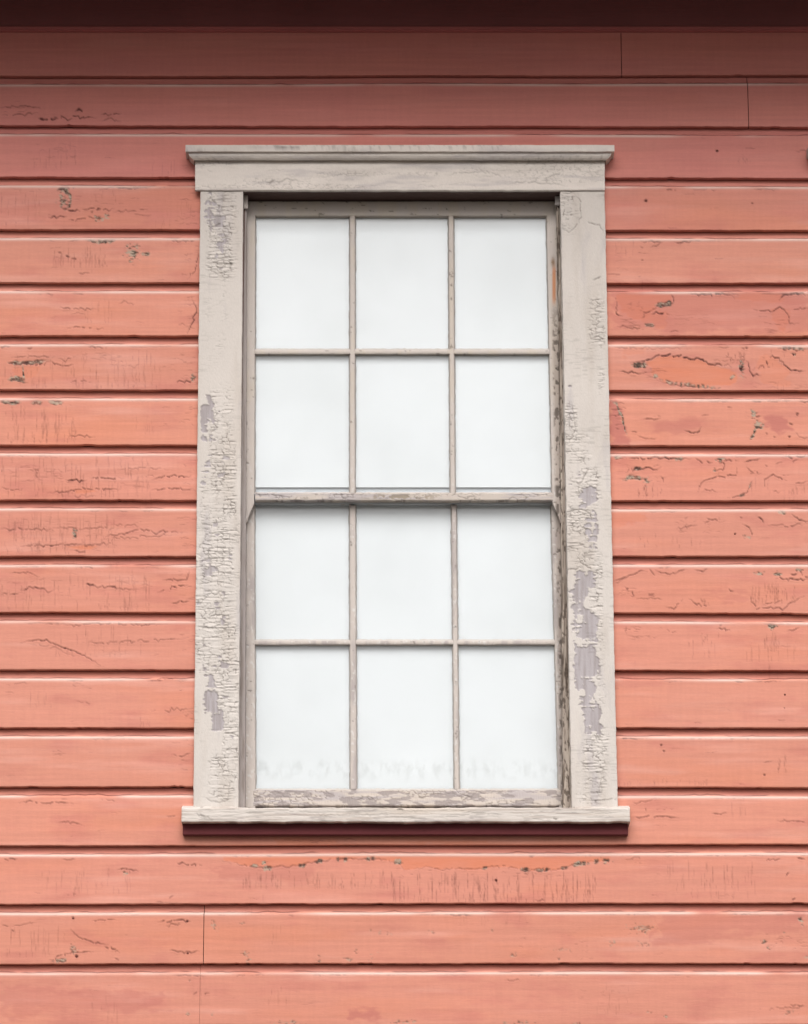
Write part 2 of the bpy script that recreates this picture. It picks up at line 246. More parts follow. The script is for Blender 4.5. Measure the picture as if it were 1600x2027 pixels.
blob(CR, 1290, 1178, 9, 6, .5, 2, (3,3), .62); C([(1318,1202),(1335,1205),(1350,1192),(1352,1186)], .8, 1.6); C([(1364,1186),(1376,1194),(1388,1201),(1404,1200),(1402,1193)], .9, 1.8); hairs(1385, 1400, 1180, 1198, 6, .5, 5, 12); blob(WD, 1502, 1136, 10, 4.5, 1, 9); blob(WD, 1541, 1137, 8, 5, 1, 10); C([(1535,1146),(1560,1147),(1600,1147)], .9, 2); blob(WD, 1583, 1128, 6, 5, 1, 11); C([(1582,1128),(1592,1142),(1600,1145)], .8, 2.6); C([(1565,1137),(1578,1136)], .9, 2.6)
C([(1488,1168),(1488,1192),(1500,1205),(1525,1203),(1550,1206),(1565,1195),(1592,1180)], .9, 1.6, 1.4); C([(1512,1197),(1535,1193),(1548,1190)], .8); hairs(1490, 1580, 1150, 1195, 40, .45, 8, 30); C([(1443,1165),(1452,1171)], .8, 2); blob(FD, 1445, 1180, 50, 14, .35, 3, (30, 10), .5)
ticks(1222, 1262, 1240, 1268, 12, .6); C([(1240,1240),(1240,1255)], .6); ticks(1275, 1300, 1258, 1263, 4, .6, 4, 10); C([(1320,1245),(1340,1252)], .5); C([(1418,1246),(1430,1244),(1447,1250)], .8, 1.8); C([(1424,1239),(1434,1239)], .8, 2.2); blob(WD, 1528, 1241, 8, 5, 1, 12); hairs(1510, 1545, 1240, 1290, 14, .4); C([(1558,1249),(1575,1247),(1582,1242)], .7, 1.6); hairs(1360, 1430, 1250, 1280, 9, .4, 8, 20); hairs(1460, 1580, 1270, 1310, 12, .3)
for (x, y) in [(1554,1375),(1314,1487),(1309,1475),(1514,1533),(1553,1402)]: blob(CR, x, y, 2, 2, .9, 3, (9,9), .3)
hairs(1535, 1560, 1490, 1530, 7, .45); hairs(1220, 1420, 1540, 1556, 22, .35, 8, 18); C([(1512,1510),(1530,1507)], .5); C([(1540,1425),(1555,1425)], .4); C([(1350,1461),(1380,1462),(1445,1461)], .5)
C([(1250,1619),(1270,1619),(1285,1616),(1325,1617),(1345,1620)], .9, 1.8, 1); C([(1410,1610),(1440,1610)], .6); C([(1540,1625),(1600,1628)], .6); C([(1278,1600),(1280,1606)], .8, 2); ticks(1295, 1335, 1600, 1605, 5, .5, 3, 8); C([(1250,1593),(1300,1582)], .6)
# --- below the sill
bnd = [(440,1704),(480,1712),(530,1718),(570,1716),(600,1712),(620,1706),(650,1702),(680,1700),(740,1700),(765,1703),(790,1707),(800,1722),(850,1716),(870,1722),(905,1720),(935,1722),(975,1716),(1010,1716),(1040,1722),(1100,1722),(1140,1712),(1180,1705),(1205,1700)]
region(OR, [(440,1694),(1205,1694)]+bnd[::-1], 1, 2.0, 12, 1.2)
C(bnd[:12], .7, 1.6, 2); C(bnd[11:], .55, 1.3, 2); 
for x0, x1, w in [(495,512,3),(520,540,6),(590,606,4),(622,640,4),(665,690,5),(722,745,4),(780,795,6),(955,965,3),(1030,1048,5),(1058,1090,4),(1110,1125,4),(1132,1168,5),(1176,1186,6)]:
    yy = np.interp((x0+x1)/2, [b[0] for b in bnd], [b[1] for b in bnd]); C([(x0, yy+1), (x1, yy-1)], 1, w, 1.6, WD, .1); C([(x0, yy+1), (x1, yy)], .8, 1.8, 1.6, None, .3)
blob(WD, 523, 1709, 6, 5, 1, 2); blob(WD, 789, 1708, 6, 4, 1, 2); blob(WD, 1200, 1702, 9, 7, 1, 2); blob(CR, 982, 1742, 3, 3, 1, 2, (9,9), .3)
hairs(480, 780, 1718, 1760, 70, .35); hairs(770, 1190, 1722, 1787, 150, .46, 15, 50); hairs(1320, 1500, 1700, 1780, 40, .35); ticks(770, 1000, 1724, 1745, 14, .5, 4, 14); ticks(1015, 1110, 1722, 1738, 16, .6, 4, 14)
C([(1240,1702),(1255,1698),(1278,1700)], .6); C([(1512,1703),(1545,1700)], .7); C([(1578,1698),(1594,1701)], .8, 2.4); C([(1556,1735),(1562,1727)], .9, 2); C([(1568,1782),(1575,1778)], .8, 2); C([(1060,1781),(1085,1782)], .7)
region(OR, [(545,1660),(670,1660),(672,1669),(550,1671)], .5, 3, 13); ticks(560, 720, 1662, 1668, 9, .6); region(OR, [(800,1666),(960,1664),(965,1670),(800,1671)], .5, 3, 14)
for (x, y, rx, ry, a) in [(425,1835,9,15,.7),(480,1828,7,5,.5),(484,1888,9,6,.8),(492,1900,7,8,.9),(632,1900,8,8,.8),(690,1900,10,6,.6),(705,1882,5,8,.6),(736,1898,6,8,.6),(750,1885,6,5,.5),(752,1846,6,5,.5),(770,1848,6,4,.5),(735,1842,5,4,.5),(855,1845,9,5,.5),(975,1840,5,6,.5),
        (1270,1838,34,12,.6),(1275,1846,5,5,1),(1215,1866,10,8,.6),(1270,1868,16,6,.5),(1015,1890,9,5,.7),(1110,1880,30,5,.4),(1105,1898,6,3,.7),(1512,1864,8,6,.9),(1522,1876,6,5,.9),(1551,1846,4,3,.9),(1586,1820,7,6,1),(1588,1830,3,5,.8),(1600,1895,9,5,.6),(1318,2012,5,7,.9),(1285,2005,6,4,.6),(1565,2005,12,6,.6),
        (420,2010,4,8,.6),(375,1941,4,4,.6),(373,2008,6,6,.6),(562,2024,30,4,.8),(800,2024,26,5,.8),(1030,2024,30,4,.7),(1140,2026,14,3,.7),(1000,2024,8,3,.7)]:
    blob(WD, x, y, rx, ry, a, x, (4, 3), .62)
ticks(1515, 1590, 1850, 1880, 16, .6, 4, 16); ticks(1020, 1200, 1850, 1900, 16, .35, 4, 14); C([(1500,2000),(1600,1993)], .5); C([(1000,1940),(1030,1942)], .5); ticks(1140, 1230, 1950, 1990, 10, .4, 4, 16); C([(1595,1992),(1560,1990)], .7, 2)
C([(325,1940),(330,1942)], .8, 2.4); C([(382,1970),(390,1964)], .8, 2); C([(405,1968),(415,1966)], .8, 1.8); region(FD, [(0,1955),(330,1965),(300,2000),(0,2010)], .45, 14, 15, 10); region(FD, [(690,2000),(760,2000),(740,2020),(700,2018)], .8, 8, 16, 6); region(FD, [(1300,1800),(1600,1805),(1600,1840),(1380,1860),(1300,1880)], .45, 12, 17, 9)
region(FD, [(1210,560),(1600,560),(1600,660),(1340,655),(1215,650)], .55, 8, 18, 8); region(FD, [(415,1712),(640,1716),(600,1750),(430,1745)], .4, 10, 19, 9)
for r in range(3, 18):                      # the drip line under every board's upper edge
    for s in range(14):
        x = rnd.uniform(0, 1600); y = np.interp(x, [0, 1600], [LIPL[r], LIPR[r]])+22; C([(x, y), (x+rnd.uniform(15, 60), y+rnd.uniform(-1, 2))], rnd.uniform(.25, .75), rnd.uniform(1, 2), 1.2)
# random extra wear everywhere on the boards
for k in range(260):
    x = rnd.uniform(0, 1600); y = rnd.uniform(260, 2020); C([(x, y), (x+rnd.uniform(5, 26), y+rnd.gauss(0, 2))], rnd.uniform(.15, .5), 1.1, 1.3)
for k in range(60):
    x = rnd.uniform(0, 1600); y = rnd.uniform(260, 2000); hairs(x, x+50, y, y+45, 6, .22)

def samp(M, px, py):
    x = np.abs(px) % (2*(WW-2)); x = np.where(x > WW-2, 2*(WW-2)-x, x); y = np.clip(py, 0, HH-2.01)
    xi = x.astype(int); yi = y.astype(int); fx = x-xi; fy = y-yi
    return (M[yi, xi]*(1-fx)+M[yi, np.minimum(xi+1, WW-1)]*fx)*(1-fy)+(M[yi+1, xi]*(1-fx)+M[yi+1, np.minimum(xi+1, WW-1)]*fx)*fy

# ------------------------------------------------------------------ paint looks (albedo + relief in metres, + = outwards)
ALB = 1/1.38
RED = srgb(223, 151, 130, ALB); CORAL = srgb(226, 146, 117, ALB); DUSK = srgb(202, 122, 112, ALB); ORANGE = srgb(228, 138, 104, ALB); DUSTY = srgb(221, 139, 131, ALB)
PALE = srgb(234, 168, 150, ALB); DIRT = srgb(84, 38, 36, ALB); WOOD = srgb(186, 168, 148, ALB); LICH = srgb(66, 56, 46, ALB)
def look_red(px, py, row=0, cove=None):
    c = np.broadcast_to(RED, px.shape+(3,)).copy()
    rr = random.Random(row*7+3)
    n1 = fb(px, py, 260, 60, 1+row*.37); n2 = fb(px, py, 90, 30, 4); n3 = fb(px, py, 160, 5, 9, 3); n4 = fb(px, py, 5, 50, 12, 3)
    c = mixc(c, CORAL, sstep(.45, .85, n1)*.55+rr.uniform(0, .25)); c = mixc(c, DUSK, sstep(.5, .85, n2)*.40+rr.uniform(0, .12)); c = mixc(c, PALE, sstep(.52, .9, fb(px, py, 200, 22, 21))*.7)
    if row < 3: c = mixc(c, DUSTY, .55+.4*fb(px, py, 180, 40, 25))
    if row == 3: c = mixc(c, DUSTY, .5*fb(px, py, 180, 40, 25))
    c = c*(1+(n3-.5)[..., None]*.17)*(1+rr.uniform(-.035, .03))*(1+(n4-.5)[..., None]*.06)*(1+(vn(px, py, 2.5, 2.0, 31)-.5)[..., None]*.04)
    c = mixc(c, ORANGE, samp(OR, px, py)*(.45+.5*fb(px, py, 40, 8, 33, 3))); c = mixc(c, DUSK*.93, samp(FD, px, py)*.85)
    wd = samp(WD, px, py); cr = samp(CR, px, py)
    g = fb(px, py, 6, 2.5, 41, 3)
    wc = LICH+(WOOD-LICH)*sstep(.38, .66, g)[..., None]
    c = c*(1-wd[..., None]*.95)+wc*wd[..., None]*.95
    c = mixc(c, DIRT, cr*.93)
    shift = samp(CR, px, py-2.2)
    h = -.0017*cr+.0012*shift*(1-cr)+.0009*samp(CR, px, py+2.6)*(1-cr)-wd*(.0009-.0022*(g-.5))+.0005*(fb(px, py, 120, 30, 51)-.5)*2+.00010*(vn(px, py, 3, 22, 61)-.5)+.00010*(vn(px, py, 26, 2.4, 62)-.5)
    h = h-.0004*samp(OR, px, py)
    if cove is not None:          # ragged paint edge running along the cove; recess shade and highlight painted too
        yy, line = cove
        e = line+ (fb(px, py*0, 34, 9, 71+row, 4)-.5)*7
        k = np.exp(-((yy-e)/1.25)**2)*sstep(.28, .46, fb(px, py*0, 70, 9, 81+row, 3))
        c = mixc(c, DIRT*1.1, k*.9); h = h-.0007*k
        c = mixc(c, DUSK*.9, sstep(e+1, e-3, yy)*.45*np.ones_like(yy))  # recess shade below the lip mixed into the board colour
        c = mixc(c, srgb(243, 214, 202, ALB), np.exp(-((yy-line-4.2)/3.5)**2)*sstep(.2, .55, fb(px, py*0, 160, 9, 91+row, 3))*.85)  # painted highlight along the upturned lower part of the cove
    return c, h

CREAM = srgb(221, 213, 206, ALB); CREAM2 = srgb(209, 199, 190, ALB); GREY = srgb(188, 180, 182, ALB); GREY2 = srgb(160, 150, 148, ALB); CD = srgb(88, 78, 70, ALB)
def gsum(px, py, L):
    m = np.zeros(px.shape)
    for cx, cy, rx, ry, a in L: m = np.maximum(m, a*np.exp(-(((px-cx)/rx)**4+((py-cy)/ry)**4)*.7))
    return m
# crackled zones, bare zones (centre x, y, radii, amount)
CK = [(440,460,30,85,1.0),(452,560,18,50,.35),(430,610,40,40,.25),(428,700,45,50,.3),(440,880,26,110,.95),(455,1000,14,90,.85),(430,1100,45,90,.95),(425,1240,42,90,.95),(445,1345,28,70,1),(455,1440,17,90,1),(440,1540,28,48,.9),(410,1000,20,80,.4),
      (1128,420,18,45,.7),(1180,640,18,55,.8),(1178,560,18,25,.3),(1190,720,8,70,.4),(1130,850,14,50,.8),(1150,900,26,50,.6),(1160,960,30,45,.8),(1145,1050,22,60,1),(1160,1100,22,28,.9),(1180,1180,13,80,.9),(1190,1330,10,80,.6),(1180,1500,26,60,.9),(1170,1570,30,25,.7)]
BR = [(413,420,12,30,.8),(420,440,8,22,.5),(436,500,14,26,.5),(412,830,14,48,.95),(425,800,14,20,.6),(408,930,10,30,.6),(428,1040,20,22,.35),(395,1230,5,60,.3),(440,1230,14,45,.6),(418,1380,16,60,.95),(430,1425,17,24,.9),(436,1180,10,26,.5),(455,1120,8,30,.3),(430,1330,22,26,.5),
      (1127,690,8,70,.25),(1160,985,20,28,.85),(1172,1010,10,50,.9),(1172,1070,12,34,.95),(1160,1150,22,28,.9),(1150,1200,20,60,1),(1165,1270,20,60,1),(1168,1340,20,70,1),(1172,1420,20,46,1),(1148,1290,14,80,.9),(1140,945,16,20,.4),(1128,1400,6,120,.3),(1140,470,12,20,.2)]
def look_casing(px, py):
    c = np.broadcast_to(CREAM, px.shape+(3,)).copy()
    c = mixc(c, CREAM2, sstep(.4, .8, fb(px, py, 30, 160, 3))*.8+sstep(1600, 500, py)*.35); c = mixc(c, GREY, sstep(.58, .85, fb(px, py, 24, 110, 8))*.55)
    wx = px+(fb(px, py, 11, 22, 2, 3)-.5)*9; wy = py+(fb(px, py, 30, 9, 6, 3)-.5)*5
    e, ra, rb, ox, oy = worley(wx, wy, 13, 7.0, 1, .75)
    e2, ra2, rb2, ox2, oy2 = worley(wx, wy, 34, 6.0, 2)
    ck = gsum(px, py, CK)*(.15+1.45*fb(px, py, 26, 44, 14, 3)); br = gsum(px, py, BR)
    bare = sstep(.47, .56, br*.58+(fb(px, py, 14, 24, 17, 4)-.5)*1.0+(vn(px, py, 24, 3.6, 57)-.5)*.34+.10+(ra-.5)*.10*ck)*(br > .05)
    few = sstep(.985, 1.02, ck*.35+ra*.72)
    bare = np.maximum(bare, few*.9)
    line = sstep(.15, .02, e)*sstep(.34, .66, ck)*(.0+1.1*sstep(.35, .7, fb(px, py, 18, 14, 52, 3)))
    hl = sstep(.16, .02, e2)*sstep(.16, .5, ck)*.65*(rb2 > .5)
    edge = np.clip(1-np.abs(bare-.5)*2, 0, 1)
    cr = np.clip(np.maximum(line, hl), 0, 1)*(1-bare*.9)
    cr = np.maximum(cr, samp(CR2, px, py))
    micro = sstep(.62, .8, vn(px, py, 14, 1.8, 44))*sstep(.5, .75, fb(px, py, 40, 60, 45, 2))*.18
    wood = GREY+(GREY2-GREY)*(sstep(.3, .8, fb(px, py, 5, 60, 23, 3))*.7)[..., None]
    c = c*(1+(vn(px, py, 2, 2, 27)-.5)[..., None]*.06)*(1+((ra-.5)*.08*sstep(.3, .6, ck))[..., None])
    c = c*(1-bare[..., None])+wood*bare[..., None]
    c = mixc(c, CD, cr*.62+edge*.22*(fb(px, py, 6, 6, 77, 2) > .5)+micro)
    h = .0016*(1-bare)-.0016*cr*(1-bare)+sstep(.3, .6, ck)*(1-bare)*((rb-.5)*oy*.0022+(ra-.5)*ox*.0015+(rb2 > .45)*oy2*.0018)+.0012*np.exp(-((bare-.22)/.16)**2)
    h = h+.00035*(vn(px, py, 60, 200, 5)-.5)+.00015*bare*(vn(px, py, 2.2, 40, 7)-.5)
    return c, h
CR2 = np.zeros((HH, WW), np.float32)
for pts, w, wd_ in [([(400,1578),(425,1588),(445,1587),(453,1580),(455,1540)],.8,1.6),([(411,396),(418,392),(424,400),(430,402)],1,2.4),([(424,447),(438,443)],1,2.4),([(1135,382),(1148,395),(1150,420),(1150,432),(1140,450),(1125,461),(1113,452)],.8,1.8),([(1160,436),(1172,444),(1188,446),(1195,460)],.8,1.8),([(1173,555),(1190,548)],.9,2.4),([(1165,660),(1172,672),(1185,665),(1198,677)],.9,2),
        ([(1132,795),(1140,850),(1130,870)],.8,2),([(1125,950),(1150,958),(1160,935),(1182,928)],.9,2.2),([(1155,1010),(1168,1018),(1172,1030)],1,3),([(1110,1125),(1140,1128),(1150,1120)],.9,2.2),([(1150,1115),(1172,1128)],1,2.6),([(1160,1591),(1195,1592)],.8,1.8),([(1192,1586),(1222,1580)],.7,1.4),([(1160,1570),(1190,1570),(1190,1535)],.7,1.6),([(1176,1527),(1200,1531)],.9,2.4)]:
    crack(pts, w, wd_, 1.6, CR2, .05)
# head board, cap and sill cracks
for pts, w, wd_ in [([(515,360),(540,362),(570,355),(600,360)],.7,1.8),([(530,362),(545,357)],1,3.5),([(620,352),(680,346),(730,350)],.5,1.2),([(880,345),(960,340),(1010,352)],.6,1.4),([(1000,363),(1060,360),(1125,368)],.7,1.6),([(1085,350),(1110,342)],.8,2),([(540,289),(575,292),(600,287)],.9,2.6),([(655,297),(660,290)],1,2.4),([(480,290),(520,290)],.5,1.4),([(410,335),(420,340)],.5,1.2),
        ([(1086,1620),(1105,1621)],1,3),([(785,1602),(800,1603)],1,3),([(385,1610),(420,1622)],.7,3),([(395,1618),(430,1627)],.5,2),([(600,1612),(700,1614),(800,1610)],.4,1.4),([(700,1605),(860,1607)],.4,1.4)]:
    crack(pts, w, wd_, 1.8, CR2, .1)
for k in range(70): ticks(500, 1180, 335, 372, 1, .45, 6, 34, CR2)
for k in range(90): ticks(370, 1235, 1601, 1625, 1, .4, 8, 50, CR2)
def look_head(px, py):
    c = np.broadcast_to(srgb(236, 226, 217, ALB), px.shape+(3,)).copy()
    c = mixc(c, CREAM2, sstep(.4, .7, fb(px, py, 120, 30, 3))*.5); c = mixc(c, GREY, sstep(.5, .8, fb(px, py, 90, 12, 8))*.5)
    cr = samp(CR2, px, py); c = c*(1+(vn(px, py, 2, 2, 27)-.5)[..., None]*.06)
    e, ra, rb, ox, oy = worley(px+(fb(px, py, 14, 14, 2, 3)-.5)*9, py+(fb(px, py, 14, 14, 6, 3)-.5)*7, 18, 6, 3)
    z = sstep(.5, .7, fb(px, py, 140, 14, 19, 3)); l = sstep(.14, .02, e)*z*.5
    cr = np.maximum(cr, l); c = mixc(c, CD, cr*.62)
    return c, -.0009*cr+.0004*(vn(px, py, 80, 18, 5)-.5)+z*(ra-.5)*oy*.0008
def look_sill(px, py):
    c = np.broadcast_to(srgb(226, 217, 209, ALB), px.shape+(3,)).copy()
    g = fb(px, py, 90, 2.6, 3, 3)
    c = mixc(c, srgb(196, 182, 172, ALB), sstep(.5, .75, g)*.8); c = mixc(c, srgb(222, 206, 190, ALB), sstep(.5, .8, fb(px, py, 200, 20, 8))*.6)
    c = mixc(c, GREY2, sstep(.62, .8, fb(px, py, 36, 7, 18))*.5)
    cr = samp(CR2, px, py); cr = np.maximum(cr, sstep(.66, .76, fb(px, py, 60, 1.9, 28, 2))*.55)
    c = mixc(c, CD*.9, cr*.7)
    return c, -.0011*cr+.0012*(fb(px, py, 60, 3, 5, 3)-.5)
SASH = srgb(212, 202, 196, ALB)
def look_sash(px, py):
    c = np.broadcast_to(SASH, px.shape+(3,)).copy()
    c = mixc(c, srgb(214, 202, 188, ALB), sstep(.45, .7, fb(px, py, 20, 60, 3))*.6*sstep(1000, 700, py)+.2); c = mixc(c, srgb(170, 160, 160, ALB), sstep(.45, .75, fb(px, py, 14, 70, 8))*.6*sstep(950, 1100, py)+.0)
    w = sstep(.66, .74, fb(px, py, 5, 8, 17, 3))*sstep(600, 1200, py)
    c = mixc(c, srgb(226, 222, 218, ALB), w*.8)
    d = sstep(.74, .82, fb(px, py, 9, 6, 37, 3))
    c = mixc(c, CD, d*.6)
    # bare orange wood on the right stile of the upper sash
    o = np.exp(-(((px-1097)/3.6)**4+((py-563)/38)**6)); c = mixc(c, srgb(214, 150, 112, ALB), o*(px > 1080)); k = np.exp(-(((px-1095)/4)**2+((py-519)/9)**2)); c = mixc(c, srgb(150, 122, 98, ALB), k)
    rs = sstep(1086, 1094, px-(py-430)*.018)*sstep(560, 700, py)       # worn right hand stile
    g = fb(px, py, 2.6, 60, 91, 3); q = fb(px, py, 7, 10, 93, 3)
    c = mixc(c, srgb(176, 160, 148, ALB), rs*.6); c = mixc(c, CD, rs*sstep(.56, .66, q)*.8)
    return c, .0004*(w-d)+.0003*(vn(px, py, 2.5, 40, 5)-.5)-rs*sstep(.56, .66, q)*.0012
def look_rail(px, py):
    c = np.broadcast_to(srgb(212, 200, 190, ALB), px.shape+(3,)).copy()
    c = mixc(c, GREY, sstep(.45, .7, fb(px, py, 60, 6, 8))*.75)
    z = sstep(.40, .52, fb(px, py, 50, 9, 12, 3))*sstep(940, 1500, py)+sstep(.48, .6, fb(px, py, 50, 9, 12, 3))*sstep(1500, 940, py); z = np.clip(z, 0, 1); e, ra, rb, ox, oy = worley(px+(fb(px, py, 9, 9, 2, 3)-.5)*9, py, 13, 6, 5)
    cr = sstep(.2, .03, e)*z*.8; m = np.exp(-(((px-795)/75)**4+((py-984)/5)**4))*sstep(.45, .6, fb(px, py, 6, 4, 55, 2)); cr = np.maximum(cr, m)
    c = mixc(c, CD, cr*.65); c = mixc(c, srgb(208, 190, 160, ALB), m*.3)
    b_ = sstep(.5, .58, fb(px, py, 22, 7, 66, 4))*(py > 1500); c = mixc(c, GREY2, b_*.8)
    return c, -.0014*cr+z*(ra-.4)*.0016-.0009*b_
def look_rough(px, py):
    c = np.broadcast_to(srgb(176, 162, 150, ALB), px.shape+(3,)).copy()
    g = fb(px, py, 2.4, 70, 3, 3); q = fb(px, py, 4, 12, 9, 3)
    c = mixc(c, srgb(204, 190, 176, ALB), sstep(.5, .7, fb(px, py, 5, 90, 13, 3))); c = mixc(c, srgb(112, 98, 86, ALB), sstep(.52, .66, g)*.85); c = mixc(c, srgb(84, 70, 60, ALB), sstep(.6, .68, q)*.8)
    return c, -.0016*sstep(.52, .66, g)-.0014*sstep(.6, .68, q)
def look_jamb(px, py):
    c = np.broadcast_to(srgb(178, 168, 164, ALB), px.shape+(3,)).copy()
    c = mixc(c, srgb(138, 124, 116, ALB), sstep(.5, .75, fb(px, py, 3, 80, 3, 3))*.7)
    return c, .0003*(vn(px, py, 2.5, 60, 3)-.5)
def look_flat(rgb, var=.05):
    b = srgb(*rgb, ALB)
    def f(px, py):
        return b*(1+(fb(px, py, 60, 20, 3)-.5)[..., None]*var*2), np.zeros(px.shape)
    return f

# ------------------------------------------------------------------ materials
def mat(name, rough=.75, bump=.12, bscale=(260, 260, 260), attr=True, color=None, nscale=9.0, namp=.08, spec=.3):
    m = bpy.data.materials.new(name); m.use_nodes = True; t = m.node_tree; N = t.nodes; L = t.links
    b = N['Principled BSDF']; b.inputs['Roughness'].default_value = rough; b.inputs['Specular IOR Level'].default_value = spec
    tc = N.new('ShaderNodeTexCoord'); mp = N.new('ShaderNodeMapping'); mp.inputs['Scale'].default_value = bscale
    L.new(tc.outputs['Object'], mp.inputs['Vector'])
    n1 = N.new('ShaderNodeTexNoise'); n1.inputs['Scale'].default_value = 1.0; n1.inputs['Detail'].default_value = 4; L.new(mp.outputs['Vector'], n1.inputs['Vector'])
    n2 = N.new('ShaderNodeTexNoise'); n2.inputs['Scale'].default_value = nscale; n2.inputs['Detail'].default_value = 6; L.new(tc.outputs['Object'], n2.inputs['Vector'])
    if attr:
        a = N.new('ShaderNodeAttribute'); a.attribute_name = 'tint'; src = a.outputs['Color']
    else:
        a = N.new('ShaderNodeRGB'); a.outputs[0].default_value = (*color, 1); src = a.outputs[0]
    mr = N.new('ShaderNodeMapRange'); mr.inputs['To Min'].default_value = 1-namp; mr.inputs['To Max'].default_value = 1+namp; L.new(n2.outputs['Fac'], mr.inputs['Value'])
    mr2 = N.new('ShaderNodeMapRange'); mr2.inputs['To Min'].default_value = .95; mr2.inputs['To Max'].default_value = 1.05; L.new(n1.outputs['Fac'], mr2.inputs['Value'])
    mu = N.new('ShaderNodeMath'); mu.operation = 'MULTIPLY'; L.new(mr.outputs[0], mu.inputs[0]); L.new(mr2.outputs[0], mu.inputs[1])
    vm = N.new('ShaderNodeVectorMath'); vm.operation = 'SCALE'; L.new(src, vm.inputs[0]); L.new(mu.outputs[0], vm.inputs['Scale'])
    L.new(vm.outputs[0], b.inputs['Base Color'])
    bp = N.new('ShaderNodeBump'); bp.inputs['Strength'].default_value = bump; bp.inputs['Distance'].default_value = .0015
    L.new(n1.outputs['Fac'], bp.inputs['Height']); L.new(bp.outputs['Normal'], b.inputs['Normal'])
    return m
M_RED = mat('faded_red_paint', .8, .18, (50, 60, 300), nscale=3, namp=.05)
M_TRIM = mat('peeling_cream_paint', .75, .3, (420, 420, 160), nscale=6)
M_WOOD = mat('weathered_wood', .85, .5, (500, 500, 60))
M_SILL = mat('weathered_sill_paint', .8, .4, (50, 300, 600))
M_BLIND = mat('white_blind_cloth', .9, .1, (600, 600, 600), attr=False, color=(.625, .650, .668), nscale=1.2, namp=.03)
M_DARK = mat('dark_interior', .9, .0, attr=False, color=(.02, .018, .017))
M_SHEATH = mat('dark_sheathing', .9, .0, attr=False, color=(.10, .05, .04))
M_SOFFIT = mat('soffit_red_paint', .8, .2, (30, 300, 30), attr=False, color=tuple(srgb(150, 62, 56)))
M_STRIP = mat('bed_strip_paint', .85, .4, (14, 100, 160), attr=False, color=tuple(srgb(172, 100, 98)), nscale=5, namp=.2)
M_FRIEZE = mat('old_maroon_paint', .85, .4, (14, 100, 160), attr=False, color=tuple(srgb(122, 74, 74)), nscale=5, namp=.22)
M_MAROON = mat('dark_maroon_paint', .85, .2, (40, 300, 400), attr=False, color=tuple(srgb(96, 44, 47)))  # the sill apron's own even dark red
M_ROOF = mat('roof_felt', .95, .5, (40, 40, 40), attr=False, color=(.08, .075, .07))
M_SIDE = mat('side_wall_red_paint', .8, .2, (10, 10, 60), attr=False, color=tuple(RED))
M_GROUND = mat('worn_gravel_ground', .95, .6, (25, 25, 25), attr=False, color=(.115, .105, .09), nscale=.6, namp=.35)
M_PUTTY = mat('dry_putty', .8, .4, (500, 500, 500), attr=False, color=tuple(srgb(214, 208, 200, ALB)), nscale=30, namp=.15)
M_GLASSRAIL = mat('pale_grey_rail_paint', .7, .3, (300, 300, 500), attr=False, color=tuple(srgb(218, 224, 230, ALB)), nscale=40, namp=.14)
M_NAIL = mat('rusty_nail', .7, .2, attr=False, color=tuple(srgb(96, 48, 40)))
REFLZ = pz(1505)  # height of the faint treeline reflection painted into the glass
gm = bpy.data.materials.new('old_window_glass'); gm.use_nodes = True; t = gm.node_tree; N = t.nodes; L = t.links
for n in list(N): N.remove(n)
go = N.new('ShaderNodeOutputMaterial'); gt = N.new('ShaderNodeBsdfTransparent'); gg = N.new('ShaderNodeBsdfGlossy'); gmix = N.new('ShaderNodeMixShader'); gf = N.new('ShaderNodeMath')
ggeo = N.new('ShaderNodeNewGeometry'); gdot = N.new('ShaderNodeVectorMath'); gdot.operation = 'DOT_PRODUCT'; gabs = N.new('ShaderNodeMath'); gabs.operation = 'ABSOLUTE'
gsub = N.new('ShaderNodeMath'); gsub.operation = 'SUBTRACT'; gsub.inputs[0].default_value = 1.0; gpow = N.new('ShaderNodeMath'); gpow.operation = 'POWER'; gpow.inputs[1].default_value = 5.0
L.new(ggeo.outputs['Incoming'], gdot.inputs[0]); L.new(ggeo.outputs['Normal'], gdot.inputs[1]); L.new(gdot.outputs['Value'], gabs.inputs[0]); L.new(gabs.outputs[0], gsub.inputs[1]); L.new(gsub.outputs[0], gpow.inputs[0])
gf.operation = 'MULTIPLY_ADD'; gf.inputs[1].default_value = .95; gf.inputs[2].default_value = .045; L.new(gpow.outputs[0], gf.inputs[0])      # Schlick, the same from both faces
gd = N.new('ShaderNodeBsdfDiffuse'); gd.inputs['Color'].default_value = (.43, .46, .44, 1); gmx2 = N.new('ShaderNodeMixShader')
gt.inputs['Color'].default_value = (.992, .997, .997, 1); gg.inputs['Roughness'].default_value = .14
gtc = N.new('ShaderNodeTexCoord'); gno = N.new('ShaderNodeTexNoise'); gno.inputs['Scale'].default_value = 7; gno.inputs['Detail'].default_value = 1; gbp = N.new('ShaderNodeBump'); gbp.inputs['Strength'].default_value = .04; gbp.inputs['Distance'].default_value = .01
gmp = N.new('ShaderNodeMapping'); gmp.inputs['Scale'].default_value = (55, 1, 32); gn2 = N.new('ShaderNodeTexNoise'); gn2.inputs['Scale'].default_value = 1; gn2.inputs['Detail'].default_value = 4
gr = N.new('ShaderNodeMapRange'); gr.inputs['From Min'].default_value = .45; gr.inputs['From Max'].default_value = .7; gr.inputs['To Max'].default_value = .085
L.new(gtc.outputs['Object'], gno.inputs['Vector']); L.new(gno.outputs['Fac'], gbp.inputs['Height']); L.new(gbp.outputs['Normal'], gg.inputs['Normal'])
L.new(gtc.outputs['Object'], gmp.inputs['Vector']); L.new(gmp.outputs['Vector'], gn2.inputs['Vector']); L.new(gn2.outputs['Fac'], gr.inputs['Value'])
L.new(gf.outputs[0], gmix.inputs['Fac']); L.new(gt.outputs[0], gmix.inputs[1]); L.new(gg.outputs[0], gmix.inputs[2])
